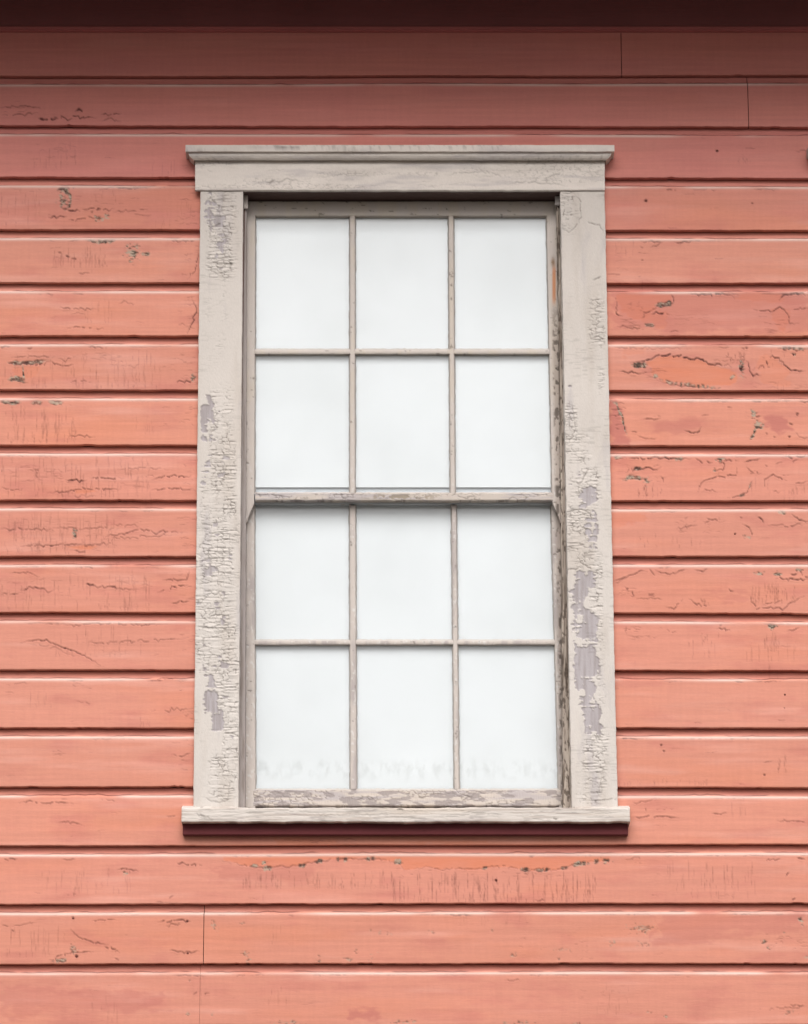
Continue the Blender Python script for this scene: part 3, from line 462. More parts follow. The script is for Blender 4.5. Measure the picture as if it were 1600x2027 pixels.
gsep = N.new('ShaderNodeSeparateXYZ'); L.new(gtc.outputs['Object'], gsep.inputs[0])
gz = N.new('ShaderNodeMapRange'); gz.interpolation_type = 'SMOOTHSTEP'; gz.inputs['From Min'].default_value = REFLZ+.030; gz.inputs['From Max'].default_value = REFLZ; L.new(gsep.outputs['Z'], gz.inputs['Value'])
gz2 = N.new('ShaderNodeMapRange'); gz2.interpolation_type = 'SMOOTHSTEP'; gz2.inputs['From Min'].default_value = REFLZ-.045; gz2.inputs['From Max'].default_value = REFLZ-.005; L.new(gsep.outputs['Z'], gz2.inputs['Value'])
gzm = N.new('ShaderNodeMath'); gzm.operation = 'MULTIPLY'; L.new(gz.outputs[0], gzm.inputs[0]); L.new(gz2.outputs[0], gzm.inputs[1])
gm3 = N.new('ShaderNodeMath'); gm3.operation = 'MULTIPLY'; L.new(gzm.outputs[0], gm3.inputs[0]); L.new(gr.outputs[0], gm3.inputs[1])
gn3 = N.new('ShaderNodeTexNoise'); gn3.inputs['Scale'].default_value = 3.2; gn3.inputs['Detail'].default_value = 3; L.new(gtc.outputs['Object'], gn3.inputs['Vector'])
gr3 = N.new('ShaderNodeMapRange'); gr3.inputs['From Min'].default_value = .42; gr3.inputs['From Max'].default_value = .75; gr3.inputs['To Max'].default_value = .04; L.new(gn3.outputs['Fac'], gr3.inputs['Value'])  # soft noise paints vague cloud reflections over the panes
gadd = N.new('ShaderNodeMath'); gadd.operation = 'ADD'; L.new(gm3.outputs[0], gadd.inputs[0]); L.new(gr3.outputs[0], gadd.inputs[1])
L.new(gadd.outputs[0], gmx2.inputs['Fac']); L.new(gmix.outputs[0], gmx2.inputs[1]); L.new(gd.outputs[0], gmx2.inputs[2]); L.new(gmx2.outputs[0], go.inputs['Surface'])
M_GLASS = gm

# ------------------------------------------------------------------ mesh helpers
def link(name, me, parent=None):
    o = bpy.data.objects.new(name, me); COL.objects.link(o)
    if parent is not None: o.parent = parent
    return o
def mesh_np(name, V, F, m, tint=None, smooth=None):
    """V (n,3); F list of quad arrays; smooth: bool per face"""
    me = bpy.data.meshes.new(name)
    F = np.asarray(F, np.int32)
    me.vertices.add(len(V)); me.vertices.foreach_set('co', np.asarray(V, np.float32).ravel())
    me.loops.add(F.size); me.loops.foreach_set('vertex_index', F.ravel())
    me.polygons.add(len(F)); me.polygons.foreach_set('loop_start', np.arange(0, F.size, 4, dtype=np.int32))
    if tint is not None:
        a = me.attributes.new('tint', 'FLOAT_COLOR', 'POINT')
        a.data.foreach_set('color', np.concatenate([tint, np.ones((len(V), 1))], 1).astype(np.float32).ravel())
    me.update(calc_edges=True); me.validate()
    if smooth is None: smooth = np.zeros(len(F), bool)
    me.polygons.foreach_set('use_smooth', smooth)
    me.materials.append(m); me.update()
    return me
def grid_faces(nr, nc, off=0):
    i = np.arange(nr-1)[:, None]*nc+np.arange(nc-1)[None, :]
    return np.stack([i, i+nc, i+nc+1, i+1], -1).reshape(-1, 4)+off
def box(name, x0, x1, y0, y1, z0, z1, m, parent=None, bev=0.0):
    import bmesh
    bm = bmesh.new()
    bmesh.ops.create_cube(bm, size=1)
    for v in bm.verts: v.co = ((x0+x1)/2+v.co.x*(x1-x0), (y0+y1)/2+v.co.y*(y1-y0), (z0+z1)/2+v.co.z*(z1-z0))
    if bev: bmesh.ops.bevel(bm, geom=bm.edges[:], offset=bev, segments=2, affect='EDGES')
    me = bpy.data.meshes.new(name); bm.to_mesh(me); bm.free(); me.materials.append(m)
    return link(name, me, parent)
def polylin(pts):
    ys = [p[1] for p in pts]; xs = [p[0] for p in pts]
    return lambda y: np.interp(y, ys, xs)

def plate(name, parent, xl, xr, yt, yb, y0, y1, look, m, step=(2.0, 2.0), edge=.5, seed=0, inset=True):
    """a board seen from the front. xl/xr: photo x as numbers or functions of py; yt/yb: photo y as numbers or functions of px fraction"""
    fxl = xl if callable(xl) else (lambda y: np.full_like(y, float(xl))); fxr = xr if callable(xr) else (lambda y: np.full_like(y, float(xr)))
    fyt = yt if callable(yt) else (lambda s: np.full_like(s, float(yt))); fyb = yb if callable(yb) else (lambda s: np.full_like(s, float(yb)))
    ym = np.array([fyt(np.array([.5]))[0], fyb(np.array([.5]))[0]]); w = abs(fxr(ym)[0]-fxl(ym)[0]); h = abs(ym[1]-ym[0])
    nc = max(4, int(w/step[0])+2); nr = max(4, int(h/step[1])+2)
    s = np.linspace(0, 1, nc); r = np.linspace(0, 1, nr)
    S, R = np.meshgrid(s, r)
    PY = fyt(S)*(1-R)+fyb(S)*R
    PX = fxl(PY)*(1-S)+fxr(PY)*S
    # ragged outline
    if edge:
        bx = (fb(PY, PY*0, 12, 9, seed+5, 4)-.5)*edge*3; by = (fb(PX, PX*0, 16, 9, seed+8, 4)-.5)*edge*3
        PXo = PX+np.where(S == 0, bx, 0)+np.where(S == 1, bx, 0); PYo = PY+np.where(R == 0, by, 0)+np.where(R == 1, by, 0)
    else: PXo, PYo = PX, PY
    col, hh = look(PX, PY)
    bd = (S == 0) | (S == 1) | (R == 0) | (R == 1)
    X, Z = P(PXo, PYo, y0)
    Y = y0-hh+np.where(bd, .0012 if inset else 0, 0)
    V = np.stack([X, Y, Z], -1).reshape(-1, 3); T = col.reshape(-1, 3)
    F = grid_faces(nr, nc)
    ring = list(range(nc))+[i*nc+nc-1 for i in range(1, nr)]+[(nr-1)*nc+j for j in range(nc-2, -1, -1)]+[i*nc for i in range(nr-2, 0, -1)]
    ring = np.array(ring); nb = len(V)
    bv = V[ring].copy(); bv[:, 1] = y1
    f0 = V[ring].copy()                         # duplicated rim so the side faces have their own corner normals
    V = np.concatenate([V, f0, bv]); T = np.concatenate([T, T[ring], T[ring]])
    k = np.arange(len(ring)); k2 = (k+1) % len(ring)
    F2 = np.stack([nb+k, nb+k2, nb+len(ring)+k2, nb+len(ring)+k], -1)
    c = [nb+len(ring)+0, nb+len(ring)+nc-1, nb+len(ring)+nc-1+nr-1, nb+len(ring)+2*(nc-1)+nr-1]
    F3 = np.array([c])
    Fa = np.concatenate([F, F2, F3]); sm = np.concatenate([np.ones(len(F), bool), np.zeros(len(F2)+1, bool)])
    return link(name, mesh_np(name, V, Fa, m, T, sm), parent)

# ------------------------------------------------------------------ the ground
g = box('ground', -900, 900, -1500, 300, -.3, 0, M_GROUND); g['kind'] = 'structure'

# ------------------------------------------------------------------ the building
bld = bpy.data.objects.new('wooden_building', None); COL.objects.link(bld); bld.location = (0, 0, 0)
bld['label'] = 'old wooden building with faded salmon red horizontal board siding and deep dark eave'
bld['category'] = 'building'

WOFF = float(P(1593-367+800, 290, 0)[0])          # distance to the neighbouring window (its cap just enters the picture)
Lo = polylin([(397, 376), (383, 1600)]); Li = polylin([(481.5, 376), (472, 1600)])
Ri = polylin([(1109, 376), (1116, 700), (1123, 1100), (1132, 1597)]); Ro = polylin([(1197, 376), (1223, 1600)])
XW0, XW1 = -4.6, 6.2                              # wall ends
M2 = .00127
LIPX = (float(P(50, 1000, 0)[0]), float(P(1500, 1000, 0)[0]))
def lipz(r):      # world heights of lip r at the two measuring places
    return pz(LIPL[r]), pz(LIPR[r])
ZL = [lipz(r)[0] for r in range(len(LIPL))]; ZR = [lipz(r)[1] for r in range(len(LIPL))]
pitch = (ZL[5]-ZL[17])/12
def board(row, xa, xb, zfun_t, zfun_b, fine=True, xa_f=None, xb_f=None, name='siding_board', cut=None):
    """horizontal drop-siding board: cove at the top, flat face, hard lower edge. xa/xb metres"""
    if fine:
        fa, fb_ = float(P(-25, 1000, 0)[0]), float(P(1625, 1000, 0)[0])
        xs = [xa]
        x = xa
        while x < xb-1e-4:
            if x < fa-.45 or x > fb_+.45: st = .05
            elif x < fa or x > fb_: st = .006
            else: st = .00255
            x = min(xb, x+st); xs.append(x)
        if xs[-1]-xs[-2] < 5e-4: xs.pop(-2)
        xs = np.array(xs)
    else: xs = np.linspace(xa, xb, max(2, int((xb-xa)/.4)+1))
    cm = .0245
    if fine:
        uc = np.array([0, 3, 6, 9, 12, 14.5, 16.5, 18, 19.2, 20.2, 21.2, 22.3, 23.4, 24.5, 26])*.001
        uf = np.linspace(.028, pitch-.0009, 50); us = np.concatenate([uc, uf, [pitch]])
    else:
        us = np.array([0, 6, 12, 18, 21, 24.5])*.001; us = np.concatenate([us, [pitch]])
    xs = xs.astype(float)
    zt = zfun_t(xs); zb = zfun_b(xs); H = zt-zb
    U = us[:, None]*np.ones_like(xs)[None]; 
    fr = np.where(U < .03, U, .03+(U-.03)*((H[None]-.03)/(pitch-.03)))
    Z = zt[None]-fr; X = np.ones_like(U)*xs[None]
    if xa_f is not None: X = X+(xa_f(Z)-xa)*(xb-X)/(xb-xa)
    if xb_f is not None: X = X+(xb_f(Z)-xb)*(X-xa)/(xb-xa)
    # depth: quarter-round cove
    t = np.clip(us/.0235, 0, 1)
    d = .0105*(1-(1-np.sqrt(np.clip(1-t**2.2, 0, 1)))*1.0)
    d = .0150*np.sqrt(np.clip(1-t**2.3, 0, 1))
    d = np.where(us >= .0235, 0, d)
    d = d+.0004*np.exp(-((us-.0242)/.0012)**2)
    px, py = Q(X, Z)
    lip_px = np.broadcast_to(fr/M2/1.0, px.shape)
    scale = 1.0
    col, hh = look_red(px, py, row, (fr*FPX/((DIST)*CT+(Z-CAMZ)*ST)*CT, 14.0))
    hh = hh*np.where(us < .012, .5, 1.0)[:, None]
    hh = hh + .0007*(vn(X*100, Z*0, 60, 9, row+3)-.5)*np.where(us > .03, 1, 0)[:, None]
    if row == 0: pass
    Y = d[:, None]-hh
    # lower arris slightly rounded and chipped
    Y[-1] += .0012; Z[-1] += (fb(X[-1]*800, X[-1]*0, 24, 9, row+40, 4)-.5)*.0026+ .0006+.0016*sstep(.70, .82, fb(X[-1]*800, X[-1]*0, 30, 9, row+140, 3))
    Z[-2] = np.maximum(Z[-2], Z[-1]+.0006)
    nr, nc = X.shape
    V = np.stack([X, Y, Z], -1).reshape(-1, 3); T = col.reshape(-1, 3); F = grid_faces(nr, nc)
    # underside and back
    base = len(V)
    e0 = V[(nr-1)*nc:(nr)*nc].copy(); e1 = e0.copy(); e1[:, 1] = .020; e2 = V[0:nc].copy(); e2[:, 1] = .020
    V = np.concatenate([V, e0, e1, e2]); T = np.concatenate([T, T[(nr-1)*nc:nr*nc]*.9, T[(nr-1)*nc:nr*nc]*.9, T[0:nc]])
    k = np.arange(nc-1)
    Fu = np.stack([base+k, base+nc+k, base+nc+k+1, base+k+1], -1)
    Fb = np.stack([base+nc+k, base+2*nc+k, base+2*nc+k+1, base+nc+k+1], -1)
    Ft = np.stack([base+2*nc+k, k, k+1, base+2*nc+k+1], -1)
    ends = []
    for col_ in (0, nc-1):                # end grain: fan each row to the back plane
        v0 = len(V); a = np.arange(nr)*nc+col_
        bk = V[a].copy(); bk[:, 1] = .020; V = np.concatenate([V, V[a], bk]); T = np.concatenate([T, T[a]*.8, T[a]*.8])
        q = np.arange(nr-1); f = np.stack([v0+q, v0+nr+q, v0+nr+q+1, v0+q+1], -1)
        ends.append(f if col_ else f[:, ::-1])
    Fa = np.concatenate([F, Fu, Fb, Ft]+ends); sm = np.concatenate([np.ones(len(F), bool), np.zeros(len(Fa)-len(F), bool)])
    return V, Fa, T, sm
def add_board(*parts, name='siding_board'):
    Vs, Fs, Ts, Ss = [], [], [], []; n = 0
    for V, F, T, S in parts:
        Vs.append(V); Fs.append(F+n); Ts.append(T); Ss.append(S); n += len(V)
    return link(name, mesh_np(name, np.concatenate(Vs), np.concatenate(Fs), M_RED, np.concatenate(Ts), np.concatenate(Ss)), bld)
def zline(a, b, row=0):
    def f(x):
        s = (x-LIPX[0])/(LIPX[1]-LIPX[0]); s = np.clip(s, -.5, 1.5)
        return a+(b-a)*s+(vn(x*100, x*0, 45, 9, row+61)-.5)*.0026+(vn(x*100, x*0, 14, 9, row+31)-.5)*.0008
    return f
def edge_at(fn, off=0.0, shift=0.0):
    def f(Z):
        _, py = Q(0, Z, -.018); return P(fn(py), py, -.018)[0]+off+shift
    return f
CR_OFF = .003
nrow = len(LIPL)
for r in range(nrow-1):
    zt, zb = zline(ZL[r]-.0005, ZR[r]-.0005, r), zline(ZL[r+1], ZR[r+1], r+1)
    if r <= 2 or r >= 15:
        cuts = {0: [1230], 1: [1481], 15: [], 16: [403.5], 17: [396]}.get(r, [])
        xs = [XW0]+[float(P(c, (LIPL[r]+LIPL[r+1])/2, 0)[0]) for c in cuts]+[XW1]
        if r in (2, 15): xs.insert(-1, 4.4)
        for a, b in zip(xs, xs[1:]):
            g2 = .0009 if r != 17 else .0003
            add_board(board(r, a+(g2 if a != XW0 else 0), b-(g2 if b != XW1 else 0), zt, zb))
    else:
        l = edge_at(Lo, .004); rr_ = edge_at(Ro, -.004); l2 = edge_at(Lo, .004, WOFF); r2 = edge_at(Ro, -.004, WOFF)
        xl = float(l(ZL[r])); xr = float(rr_(ZL[r]))
        pl = board(r, XW0, xl, zt, zb, xb_f=l); pm = board(r, xr, xl+WOFF, zt, zb, xa_f=rr_, xb_f=l2); pr = board(r, xr+WOFF, XW1, zt, zb, xa_f=r2)
        if r == 14:    # notched round the sill: a strip of the same board carries on below it
            def strip(x0, x1):
                V, F, T, S = board(r, x0, x1, zt, zb)
                zc = pz(1630); V = V.copy(); V[:, 2] = np.minimum(V[:, 2], zc+.0)
                return V, F, T, S
            def strip2(x0, x1, sh):
                xs = np.linspace(x0, x1, int((x1-x0)/.0026)); us = np.linspace(0, 1, 26)
                X, U = np.meshgrid(xs, us); z0 = pz(1628); Z = z0+(zb(xs)[None]-z0)*U
                px, py = Q(X, Z); c, h = look_red(px, py, r); Y = .0004-h; Y[-1] += .0012; Z[-1] += .0006
                nc = len(xs); nr = 26; V = np.stack([X, Y, Z], -1).reshape(-1, 3); T = c.reshape(-1, 3); F = grid_faces(nr, nc); b0 = len(V)
                e0 = V[-nc:].copy(); e1 = e0.copy(); e1[:, 1] = .020; V = np.concatenate([V, e0, e1]); T = np.concatenate([T, T[-nc:], T[-nc:]])
                k = np.arange(nc-1); Fu = np.stack([b0+k, b0+nc+k, b0+nc+k+1, b0+k+1], -1)
                return V, np.concatenate([F, Fu]), T, np.concatenate([np.ones(len(F), bool), np.zeros(len(Fu), bool)])
            add_board(pl, strip2(xl-.001, xr+.001, 0), pm, strip2(xl+WOFF-.001, xr+WOFF+.001, 0), pr)
        else:
            add_board(pl); add_board(pm); add_board(pr)
# boards below the picture down to the plinth
zb0 = (ZL[-1]+ZR[-1])/2; k = 0
while zb0-pitch > .55:
    a = zb0; zb0 -= pitch
    add_board(board(40+k, XW0, XW1, (lambda x, a=a: np.full_like(x, a-.0005)), (lambda x, b=zb0: np.full_like(x, b)), fine=False)); k += 1
box('foundation', XW0+.03, XW1-.03, .02, 5.9, 0, zb0+.02, mat('grey_concrete', .9, .3, (40, 40, 40), attr=False, color=(.3, .29, .27)), bld)

# sheathing behind the boards, leaving the window openings free
zs0, zs1 = zb0, pz(-40)
OX0, OX1 = float(P(478, 900, 0)[0]), float(P(1126, 900, 0)[0])
OZ1, OZ0 = pz(372, .04), pz(1604)
for i, (a, b, c, d) in enumerate([(XW0+.01, OX0, zs0, zs1), (OX1, OX0+WOFF, zs0, zs1), (OX1+WOFF, XW1-.01, zs0, zs1), (OX0, OX1, OZ1+.02, zs1), (OX0, OX1, zs0, OZ0-.02), (OX0+WOFF, OX1+WOFF, OZ1+.02, zs1), (OX0+WOFF, OX1+WOFF, zs0, OZ0-.02)]):
    box('wall_sheathing', a, b, .0205, .14, c, d, M_SHEATH, bld)
ZT = zs1
box('side_wall', XW0-.02, XW0+.008, -.004, 5.96, .4, ZT, M_SIDE, bld)
box('side_wall', XW1-.008, XW1+.02, -.004, 5.96, .4, ZT, M_SIDE, bld)
box('rear_wall', XW0, XW1, 5.9, 5.98, .4, ZT, M_SIDE, bld)
# frieze, bed strip, soffit, fascia, roof
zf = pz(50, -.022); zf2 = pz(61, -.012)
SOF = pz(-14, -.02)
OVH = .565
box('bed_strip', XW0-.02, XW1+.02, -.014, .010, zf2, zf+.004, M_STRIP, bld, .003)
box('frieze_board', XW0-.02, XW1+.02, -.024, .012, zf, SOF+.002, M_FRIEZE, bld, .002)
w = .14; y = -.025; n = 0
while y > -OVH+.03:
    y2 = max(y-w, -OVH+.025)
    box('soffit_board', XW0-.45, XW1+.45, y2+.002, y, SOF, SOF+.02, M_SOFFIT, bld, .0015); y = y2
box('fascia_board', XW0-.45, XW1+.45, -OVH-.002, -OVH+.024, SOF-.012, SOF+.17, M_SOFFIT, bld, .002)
import bmesh
def slab(name, pts, x0, x1, m, parent):
    bm = bmesh.new(); a = [bm.verts.new((x0, y, z)) for y, z in pts]; b = [bm.verts.new((x1, y, z)) for y, z in pts]
    bm.faces.new(a); bm.faces.new(b[::-1])
    for i in range(len(pts)): j = (i+1) % len(pts); bm.faces.new((a[i], b[i], b[j], a[j]))
    bmesh.ops.recalc_face_normals(bm, faces=bm.faces[:])
    me = bpy.data.meshes.new(name); bm.to_mesh(me); bm.free(); me.materials.append(m); return link(name, me, parent)
slab('roof', [(-OVH-.05, SOF+.172), (3, SOF+1.7), (6.6, SOF+.172), (6.6, SOF+.222), (3, SOF+1.76), (-OVH-.05, SOF+.222)], XW0-.5, XW1+.5, M_ROOF, bld)
slab('gable', [(0.0, SOF+.02), (3, SOF+1.55), (5.98, SOF+.02)], XW0-.018, XW0+.02, M_SIDE, bld)
slab('gable', [(0.0, SOF+.02), (3, SOF+1.55), (5.98, SOF+.02)], XW1-.02, XW1+.018, M_SIDE, bld)

# ------------------------------------------------------------------ the window
win = bpy.data.objects.new('window', None); COL.objects.link(win); win.parent = bld
wx, wz = 0.0, pz(1600); win.location = (0, 0, 0)
win['label'] = 'tall sash window of twelve white panes in a peeling cream frame'
YC, YH, YS = -.018, -.025, -.047
# casings
plate('side_casing', win, lambda y: Lo(y), lambda y: Li(y), 375, 1600, YC, .021, look_casing, M_TRIM, (1.4, 1.4), .55, 1)
plate('side_casing', win, lambda y: Ri(y), lambda y: Ro(y), 375, 1600, YC, .021, look_casing, M_TRIM, (1.4, 1.4), .55, 2)
plate('head_casing', win, 386.5, 1197.5, 312, 376.5, YH, -.0125, look_head, M_TRIM, (2, 1.6), .35, 3)
def ring_loft(name, prof, xa, xb, m, look, parent, n=220):
    """moulding with returned ends; prof = [(z, projection)] from top to bottom. xa/xb world x at zero projection"""
    V = []; T = []; rows = []
    for z, p in prof:
        xs = np.concatenate([[xa-p], np.linspace(xa-p, xb+p, n), [xb+p]]); ys = np.concatenate([[.004], np.full(n, -p), [.004]])
        nz = (fb(xs*800, xs*0+z*900, 20, 6, 3, 3)-.5)*.0012
        V.append(np.stack([xs, ys, np.full(n+2, z)+nz], -1))
        px, py = Q(xs, np.full(n+2, z), -p); c, h = look(px, py); T.append(c)
    V = np.concatenate(V); T = np.concatenate(T); nc = n+2
    F = grid_faces(len(prof), nc)
    me = mesh_np(name, V, F, m, T, np.zeros(len(F), bool)); me.update()
    return link(name, me, parent)
# cap (drip) and bed mould: depth of the cap front -.062
capx0, capx1 = float(P(367.5, 290, -.051)[0]), float(P(1214, 290, -.051)[0])
zc1, zc0 = pz(286.5, -.051), pz(300.5, -.051)
ctr0, ctr1 = capx0+.040, capx1-.040
def capfix(p): return p
cx0 = float(P(386.5, 330, YH)[0])+.001; cx1 = float(P(1197.5, 330, YH)[0])-.001
ex = cx0-capx0
def prof_x(prof, name, m, look):
    # x overhang measured from the head board's ends, y projection from the wall
    V = []; T = []; n = 240
    for z, py_, ox in prof:
        xs = np.concatenate([[cx0-ox], np.linspace(cx0-ox, cx1+ox, n), [cx1+ox]]); ys = np.concatenate([[.006], np.full(n, -py_), [.006]])
        nz = (fb(xs*800, xs*0+z*900, 20, 6, 3, 4)-.5)*.0016; ny = (fb(xs*800, xs*0+z*900, 30, 6, 13, 3)-.5)*.0012
        V.append(np.stack([xs, ys+ny, np.full(n+2, z)+nz], -1)); px, py = Q(xs, np.full(n+2, z), -py_); c, h = look(px, py); T.append(c)
    V = np.concatenate(V); T = np.concatenate(T); F = grid_faces(len(prof), n+2)[:, ::-1][:, ::-1]
    # back closing quad strip
    me = mesh_np(name, V, F, m, T, np.zeros(len(F), bool))
    return link(name, me, win)
prof_x([(zc1+.004, -.004, ex), (zc1+.001, .047, ex-.002), (zc1-.0006, .0505, ex), (zc1-.006, .051, ex), (zc0+.0012, .051, ex), (zc0, .0495, ex-.001), (zc0-.0003, .044, ex-.009)], 'drip_cap', M_TRIM, look_head)
zm0 = pz(316, -.030)
prof_x([(zc0, .0440, ex-.008), (zc0-.004, .0440, ex-.008), (zc0-.0085, .0425, ex-.0105), (zc0-.013, .0395, ex-.015), (zc0-.017, .035, ex-.021), (zm0+.002, .031, max(ex-.0245, .001)), (zm0, .0305, .0005), (zm0, .012, .0005)], 'bed_moulding', M_TRIM, look_head)
# sill and the strip beneath it
def sill():
    n = 620; xs = np.linspace(*[float(P(x, 1612, YS)[0]) for x in (359.5, 1247.5)], n)
    pxs = Q(xs, pz(1612, YS), YS)[0]
    top = pz(1598.5, YS)+(fb(pxs, pxs*0, 24, 9, 3, 4)-.5)*.005; bot = pz(1627, YS)+(fb(pxs, pxs*0, 40, 9, 8, 4)-.5)*.005
    us = np.linspace(0, 1, 22); X, U = np.meshgrid(xs, us); Z = top*(1-U)+bot*U
    px, py = Q(X, Z, YS); c, h = look_sill(px, py)
    Y = YS-h; Y[0] += .003; Y[1] += .0008; Y[-1] += .002
    X = X.copy(); Y[:, 0] += .002; Y[:, -1] += .002
    nc = n; nr = 22; V = np.stack([X, Y, Z], -1).reshape(-1, 3); T = c.reshape(-1, 3); F = grid_faces(nr, nc); b0 = len(V)
    t0 = V[:nc].copy(); t1 = t0.copy(); t1[:, 1] = .12; t1[:, 2] = t0[:, 2]*0+pz(1598.5, YS)+.015; b1 = V[b0-nc:b0].copy(); b2 = b1.copy(); b2[:, 1] = .0; b2[:, 2] += .001
    inner = (t1[:, 0] > OX0) & (t1[:, 0] < OX1); t1[~inner, 1] = .004
    V = np.concatenate([V, t0, t1, b1, b2]); T = np.concatenate([T, T[:nc], T[:nc], T[b0-nc:b0], T[b0-nc:b0]])
    k = np.arange(nc-1); Ft = np.stack([b0+nc+k, b0+k, b0+k+1, b0+nc+k+1], -1); Fb = np.stack([b0+2*nc+k, b0+3*nc+k, b0+3*nc+k+1, b0+2*nc+k+1], -1)
    ends = []
    for col_ in (0, nc-1):
        v0 = len(V); a = np.arange(nr)*nc+col_; bk = V[a].copy(); bk[:, 1] = .004; V = np.concatenate([V, V[a], bk]); T = np.concatenate([T, T[a], T[a]])
        q = np.arange(nr-1); f = np.stack([v0+q, v0+nr+q, v0+nr+q+1, v0+q+1], -1); ends.append(f if col_ else f[:, ::-1])
    Fa = np.concatenate([F, Ft, Fb]+ends)
    return link('window_sill', mesh_np('window_sill', V, Fa, M_SILL, T, np.concatenate([np.ones(len(F), bool), np.zeros(len(Fa)-len(F), bool)])), win)
sill()
ax0, ax1 = float(P(362, 1640, -.022)[0]), float(P(1243.5, 1640, -.022)[0])
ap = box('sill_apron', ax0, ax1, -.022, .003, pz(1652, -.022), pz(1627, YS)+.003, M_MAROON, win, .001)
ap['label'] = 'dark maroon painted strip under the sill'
# opening lining: head, jambs, sub sill
box('head_lining', float(P(482, 380, -.012)[0]), float(P(1109, 380, -.012)[0]), -.0122, .15, pz(376.5, YH)+.0002, pz(376.5, YH)+.03, mat('dark_head_lining', .85, .3, (40, 300, 300), attr=False, color=tuple(srgb(82, 64, 60))), win)
YU, YUB, YLF, YLB = .047, .071, .073, .105
YGU, YGL = .060, .085
plate('jamb_lining', win, lambda y: Li(y)-7, lambda y: Li(y)+np.interp(y, [376, 1600], [7.5, 13]), 377, 1600, .022, .15, look_jamb, M_WOOD, (2, 6), .3, 4)
plate('jamb_lining', win, lambda y: Ri(y)-np.interp(y, [376, 700, 1100, 1600], [8, 9, 11, 17]), lambda y: Ri(y)+7, 377, 1600, .022, .15, look_rough, M_WOOD, (1, 2.0), .9, 5)
# small stop blocks under the head
plate('stop_block', win, 483, 491, 385, 412, .012, .022, look_flat((206, 196, 188)), M_TRIM, (2, 2), .2, 6)
plate('stop_block', win, 1099, 1109, 388, 405, .012, .022, look_flat((196, 188, 184)), M_TRIM, (2, 2), .2, 7)

cU = [(508, 506), (691, 691), (705, 705), (886, 890), (900, 903), (1080, 1091)]        # glass edges at y=430 / 974
cL = [(506, 508), (690.5, 692), (706, 708), (892, 898), (905, 911), (1089, 1104)]      # at y=1001 / 1561
def colU(k): return lambda y: cU[k][0]+(cU[k][1]-cU[k][0])*(np.asarray(y, float)-430)/544.
def colL(k): return lambda y: cL[k][0]+(cL[k][1]-cL[k][0])*(np.asarray(y, float)-1001)/560.
def off(f, d): return lambda y: f(y)+d
SL = lambda y: Li(y)+np.interp(y, [376, 1600], [8, 13.5])           # left outer edge of the sashes
SR = lambda y: Ri(y)-np.interp(y, [376, 700, 1100, 1600], [9, 10, 12, 18])
B = 2.6                                                             # width of the putty bevel in photo pixels
# lower sash first (it sits further in)
plate('lower_sash_stile', win, off(SL, -6), off(colL(0), -B), 960, 1600, YLF, YLB, look_sash, M_WOOD, (2, 2), .25, 11)
plate('lower_sash_stile', win, off(colL(5), B), off(SR, 8), 960, 1600, YLF, YLB, look_sash, M_WOOD, (2, 2), .25, 12)
plate('bottom_rail', win, off(colL(0), -B-4), off(colL(5), B+4), 1561+B, 1594.5, YLF-.0015, YLB, look_rail, M_WOOD, (1.6, 1.5), .5, 13)
plate('lower_meeting_rail', win, off(colL(0), -4), off(colL(5), 4), 962.5, 997, YLF-.001, YLB, look_flat((222, 228, 234), .06), M_GLASSRAIL, (4, 3), .9, 14)
for k in (1, 3):
    plate('muntin', win, off(colL(k), B), off(colL(k+1), -B), 1000, 1563, YLF+.0005, YLB, look_sash, M_WOOD, (2, 2), .4, 15+k)
for k in range(3):
    plate('muntin', win, off(colL(2*k), -B), off(colL(2*k+1), B), 1265.5+B, 1278.5-B-.6, YLF+.001, YLB, look_sash, M_WOOD, (2, 2), .4, 20+k)
# upper sash
def stile(left):
    # outline with the curved horn below the meeting rail, as a filled plate
    fo = off(SL, -5) if left else off(SR, 6)
    fi = off(colU(0), -B) if left else off(colU(5), B)
    def inner(y):
        base = fi(np.minimum(y, 996)); t = np.clip((y-996)/37., 0, 1)
        tip = (SL(y)+2) if left else (SR(y)-1)
        e = t**.75*.6+sstep(0, 1, t)*.4
        return base+(tip-base)*e
    if left: return plate('upper_sash_stile', win, fo, inner, 399, 1033, YU, YUB, look_sash, M_WOOD, (1.6, 2), .2, 31)
    return plate('upper_sash_stile', win, inner, fo, 399, 1035, YU, YUB, look_sash, M_WOOD, (1.2, 1.6), .35, 32)
stile(True); stile(False)
plate('top_rail', win, off(SL, 3), off(SR, -3), 398.5, 429-B, YU-.0008, YUB, look_sash, M_WOOD, (2, 2), .2, 33)
plate('meeting_rail', win, lambda y: SL(y)+18, lambda y: SR(y)-14, 975.5, 990, YU-.0015, YUB-.004, look_rail, M_WOOD, (1.6, 1.3), .5, 34)
for k in (1, 3):
    plate('muntin', win, off(colU(k), B), off(colU(k+1), -B), 426, 977, YU+.0005, YUB, look_sash, M_WOOD, (2, 2), .25, 35+k)
for k in range(3):
    plate('muntin', win, off(colU(2*k), -B), off(colU(2*k+1), B), 690+B, 703-B-.4, YU+.001, YUB, look_sash, M_WOOD, (2, 2), .3, 40+k)
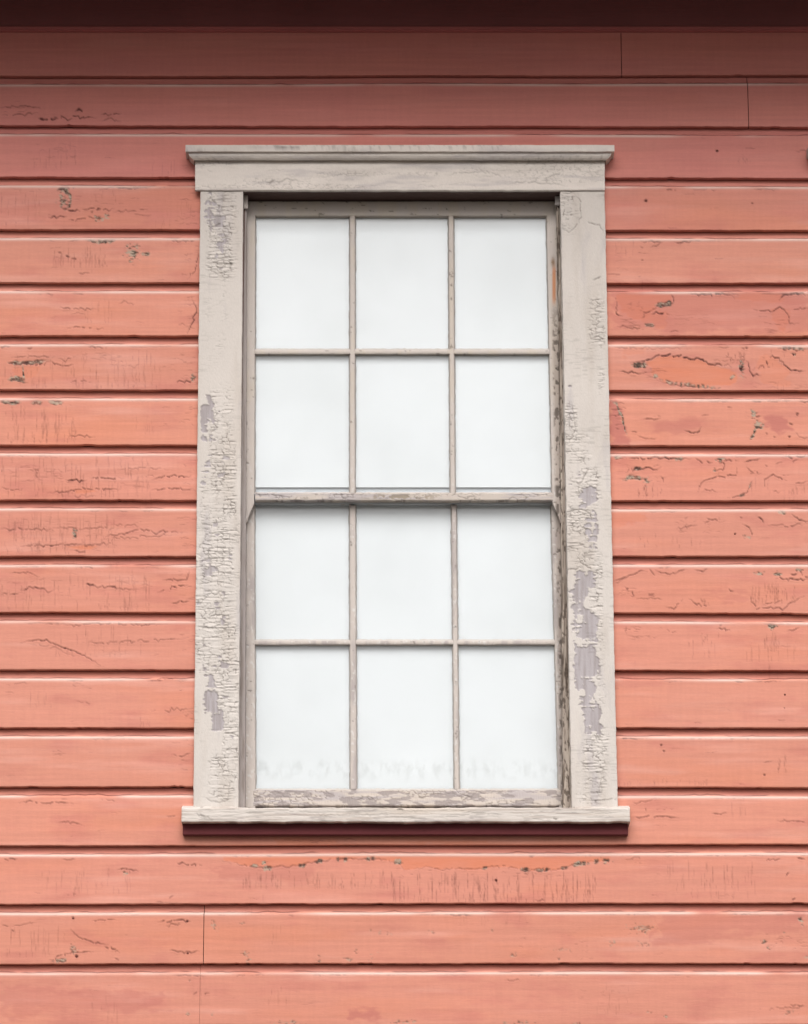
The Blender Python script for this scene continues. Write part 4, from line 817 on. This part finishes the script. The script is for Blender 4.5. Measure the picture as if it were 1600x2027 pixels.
# panes with their putty
def pane(fl, fr, yt, yb, yf, yg, seed):
    V = []; F = []
    c = [(fl(yt), yt), (fr(yt), yt), (fr(yb), yb), (fl(yb), yb)]
    outer = []; inner = []
    n = 40; rr = np.random.RandomState(seed)
    for i in range(4):
        a, b = c[i], c[(i+1) % 4]
        for k in range(n):
            t = k/n; x = a[0]+(b[0]-a[0])*t; y = a[1]+(b[1]-a[1])*t
            cx, cy = (c[0][0]+c[2][0])/2, (yt+yb)/2
            sx = 1 if x > cx else -1; sy = 1 if y > cy else -1
            onv = i in (1, 3)
            corner = k == 0
            ox = x+(sx*(B+.8) if (onv or corner) else 0); oy = y+(sy*(B+.8) if (not onv or corner) else 0)
            j = rr.normal(0, .35)
            ix = x+(j if onv else 0); iy = y+(j if not onv else 0)
            X, Z = P(ox, oy, yf+.002); outer.append((float(X), yf+.002, float(Z)))
            X, Z = P(ix, iy, yg); inner.append((float(X), yg-.0004, float(Z)))
    m_ = len(outer); V = np.array(outer+inner); k = np.arange(m_); k2 = (k+1) % m_
    F = np.stack([k, m_+k, m_+k2, k2], -1)
    me = mesh_np('putty', V, F, M_SASHP, None, None); link('putty', me, win)
    q = [P(x, y, yg) for x, y in [(c[0][0]-3, yt-3), (c[1][0]+3, yt-3), (c[2][0]+3, yb+3), (c[3][0]-3, yb+3)]]
    V = np.array([(float(a), yg, float(b)) for a, b in q]+[(float(a), yg+.003, float(b)) for a, b in q])
    F = np.array([(0, 3, 2, 1), (4, 5, 6, 7), (0, 1, 5, 4), (1, 2, 6, 5), (2, 3, 7, 6), (3, 0, 4, 7)])
    link('glass_pane', mesh_np('glass_pane', V, F, M_GLASS), win)
M_SASHP = mat('painted_putty', .75, .5, (500, 500, 500), attr=False, color=tuple(srgb(200, 192, 186, ALB)), nscale=40, namp=.12)
for k in range(3):
    pane(colU(2*k), colU(2*k+1), 429, 690, YU, YGU, 1+k); pane(colU(2*k), colU(2*k+1), 703, 974.5, YU, YGU, 4+k)
    pane(colL(2*k), colL(2*k+1), 999.5, 1265.5, YLF, YGL, 7+k); pane(colL(2*k), colL(2*k+1), 1278.5, 1561, YLF, YGL, 10+k)
# white blind close behind the glass, dark room box behind it
bx0, bx1 = float(P(488, 900, .13)[0]), float(P(1112, 900, .13)[0])
box('white_blind', float(P(500, 900, YGU)[0]), float(P(1098, 900, YGU)[0]), YGU+.0060, YGU+.0085, pz(964.5, YGU+.006), pz(425, YGU), M_BLIND, win)
box('white_blind', float(P(500, 900, YGL)[0]), float(P(1109, 900, YGL)[0]), YGL+.0060, YGL+.0085, pz(1567, YGL), pz(994, YGL), M_BLIND, win)
box('dark_backing', bx0-.03, bx1+.03, .15, .16, pz(1640, .15), pz(340, .15), M_DARK, win)

# the neighbouring window is the same joinery again
win2 = win.copy(); COL.objects.link(win2); win2.parent = bld; win2.location = (WOFF, 0, 0)
win2['label'] = 'neighbouring window, only the tip of its cap in view at the right edge'
for ch in list(win.children):
    c = ch.copy(); COL.objects.link(c); c.parent = win2

# nail heads that show in the siding
for (x, y) in [(371,1823),(372,1887),(152,1893),(145,1818),(1420,298),(1279,397),(982,1742),(1571,702),(1554,1375),(1455,1057)]:
    X, Z = P(x, y, 0); bm = bmesh.new(); bmesh.ops.create_uvsphere(bm, u_segments=10, v_segments=6, radius=.0026)
    for v in bm.verts: v.co = (v.co.x, v.co.y*.35, v.co.z)
    me = bpy.data.meshes.new('nail_head'); bm.to_mesh(me); bm.free(); me.materials.append(M_NAIL)
    o = link('nail_head', me, bld); o.location = (float(X), -.0002, float(Z))
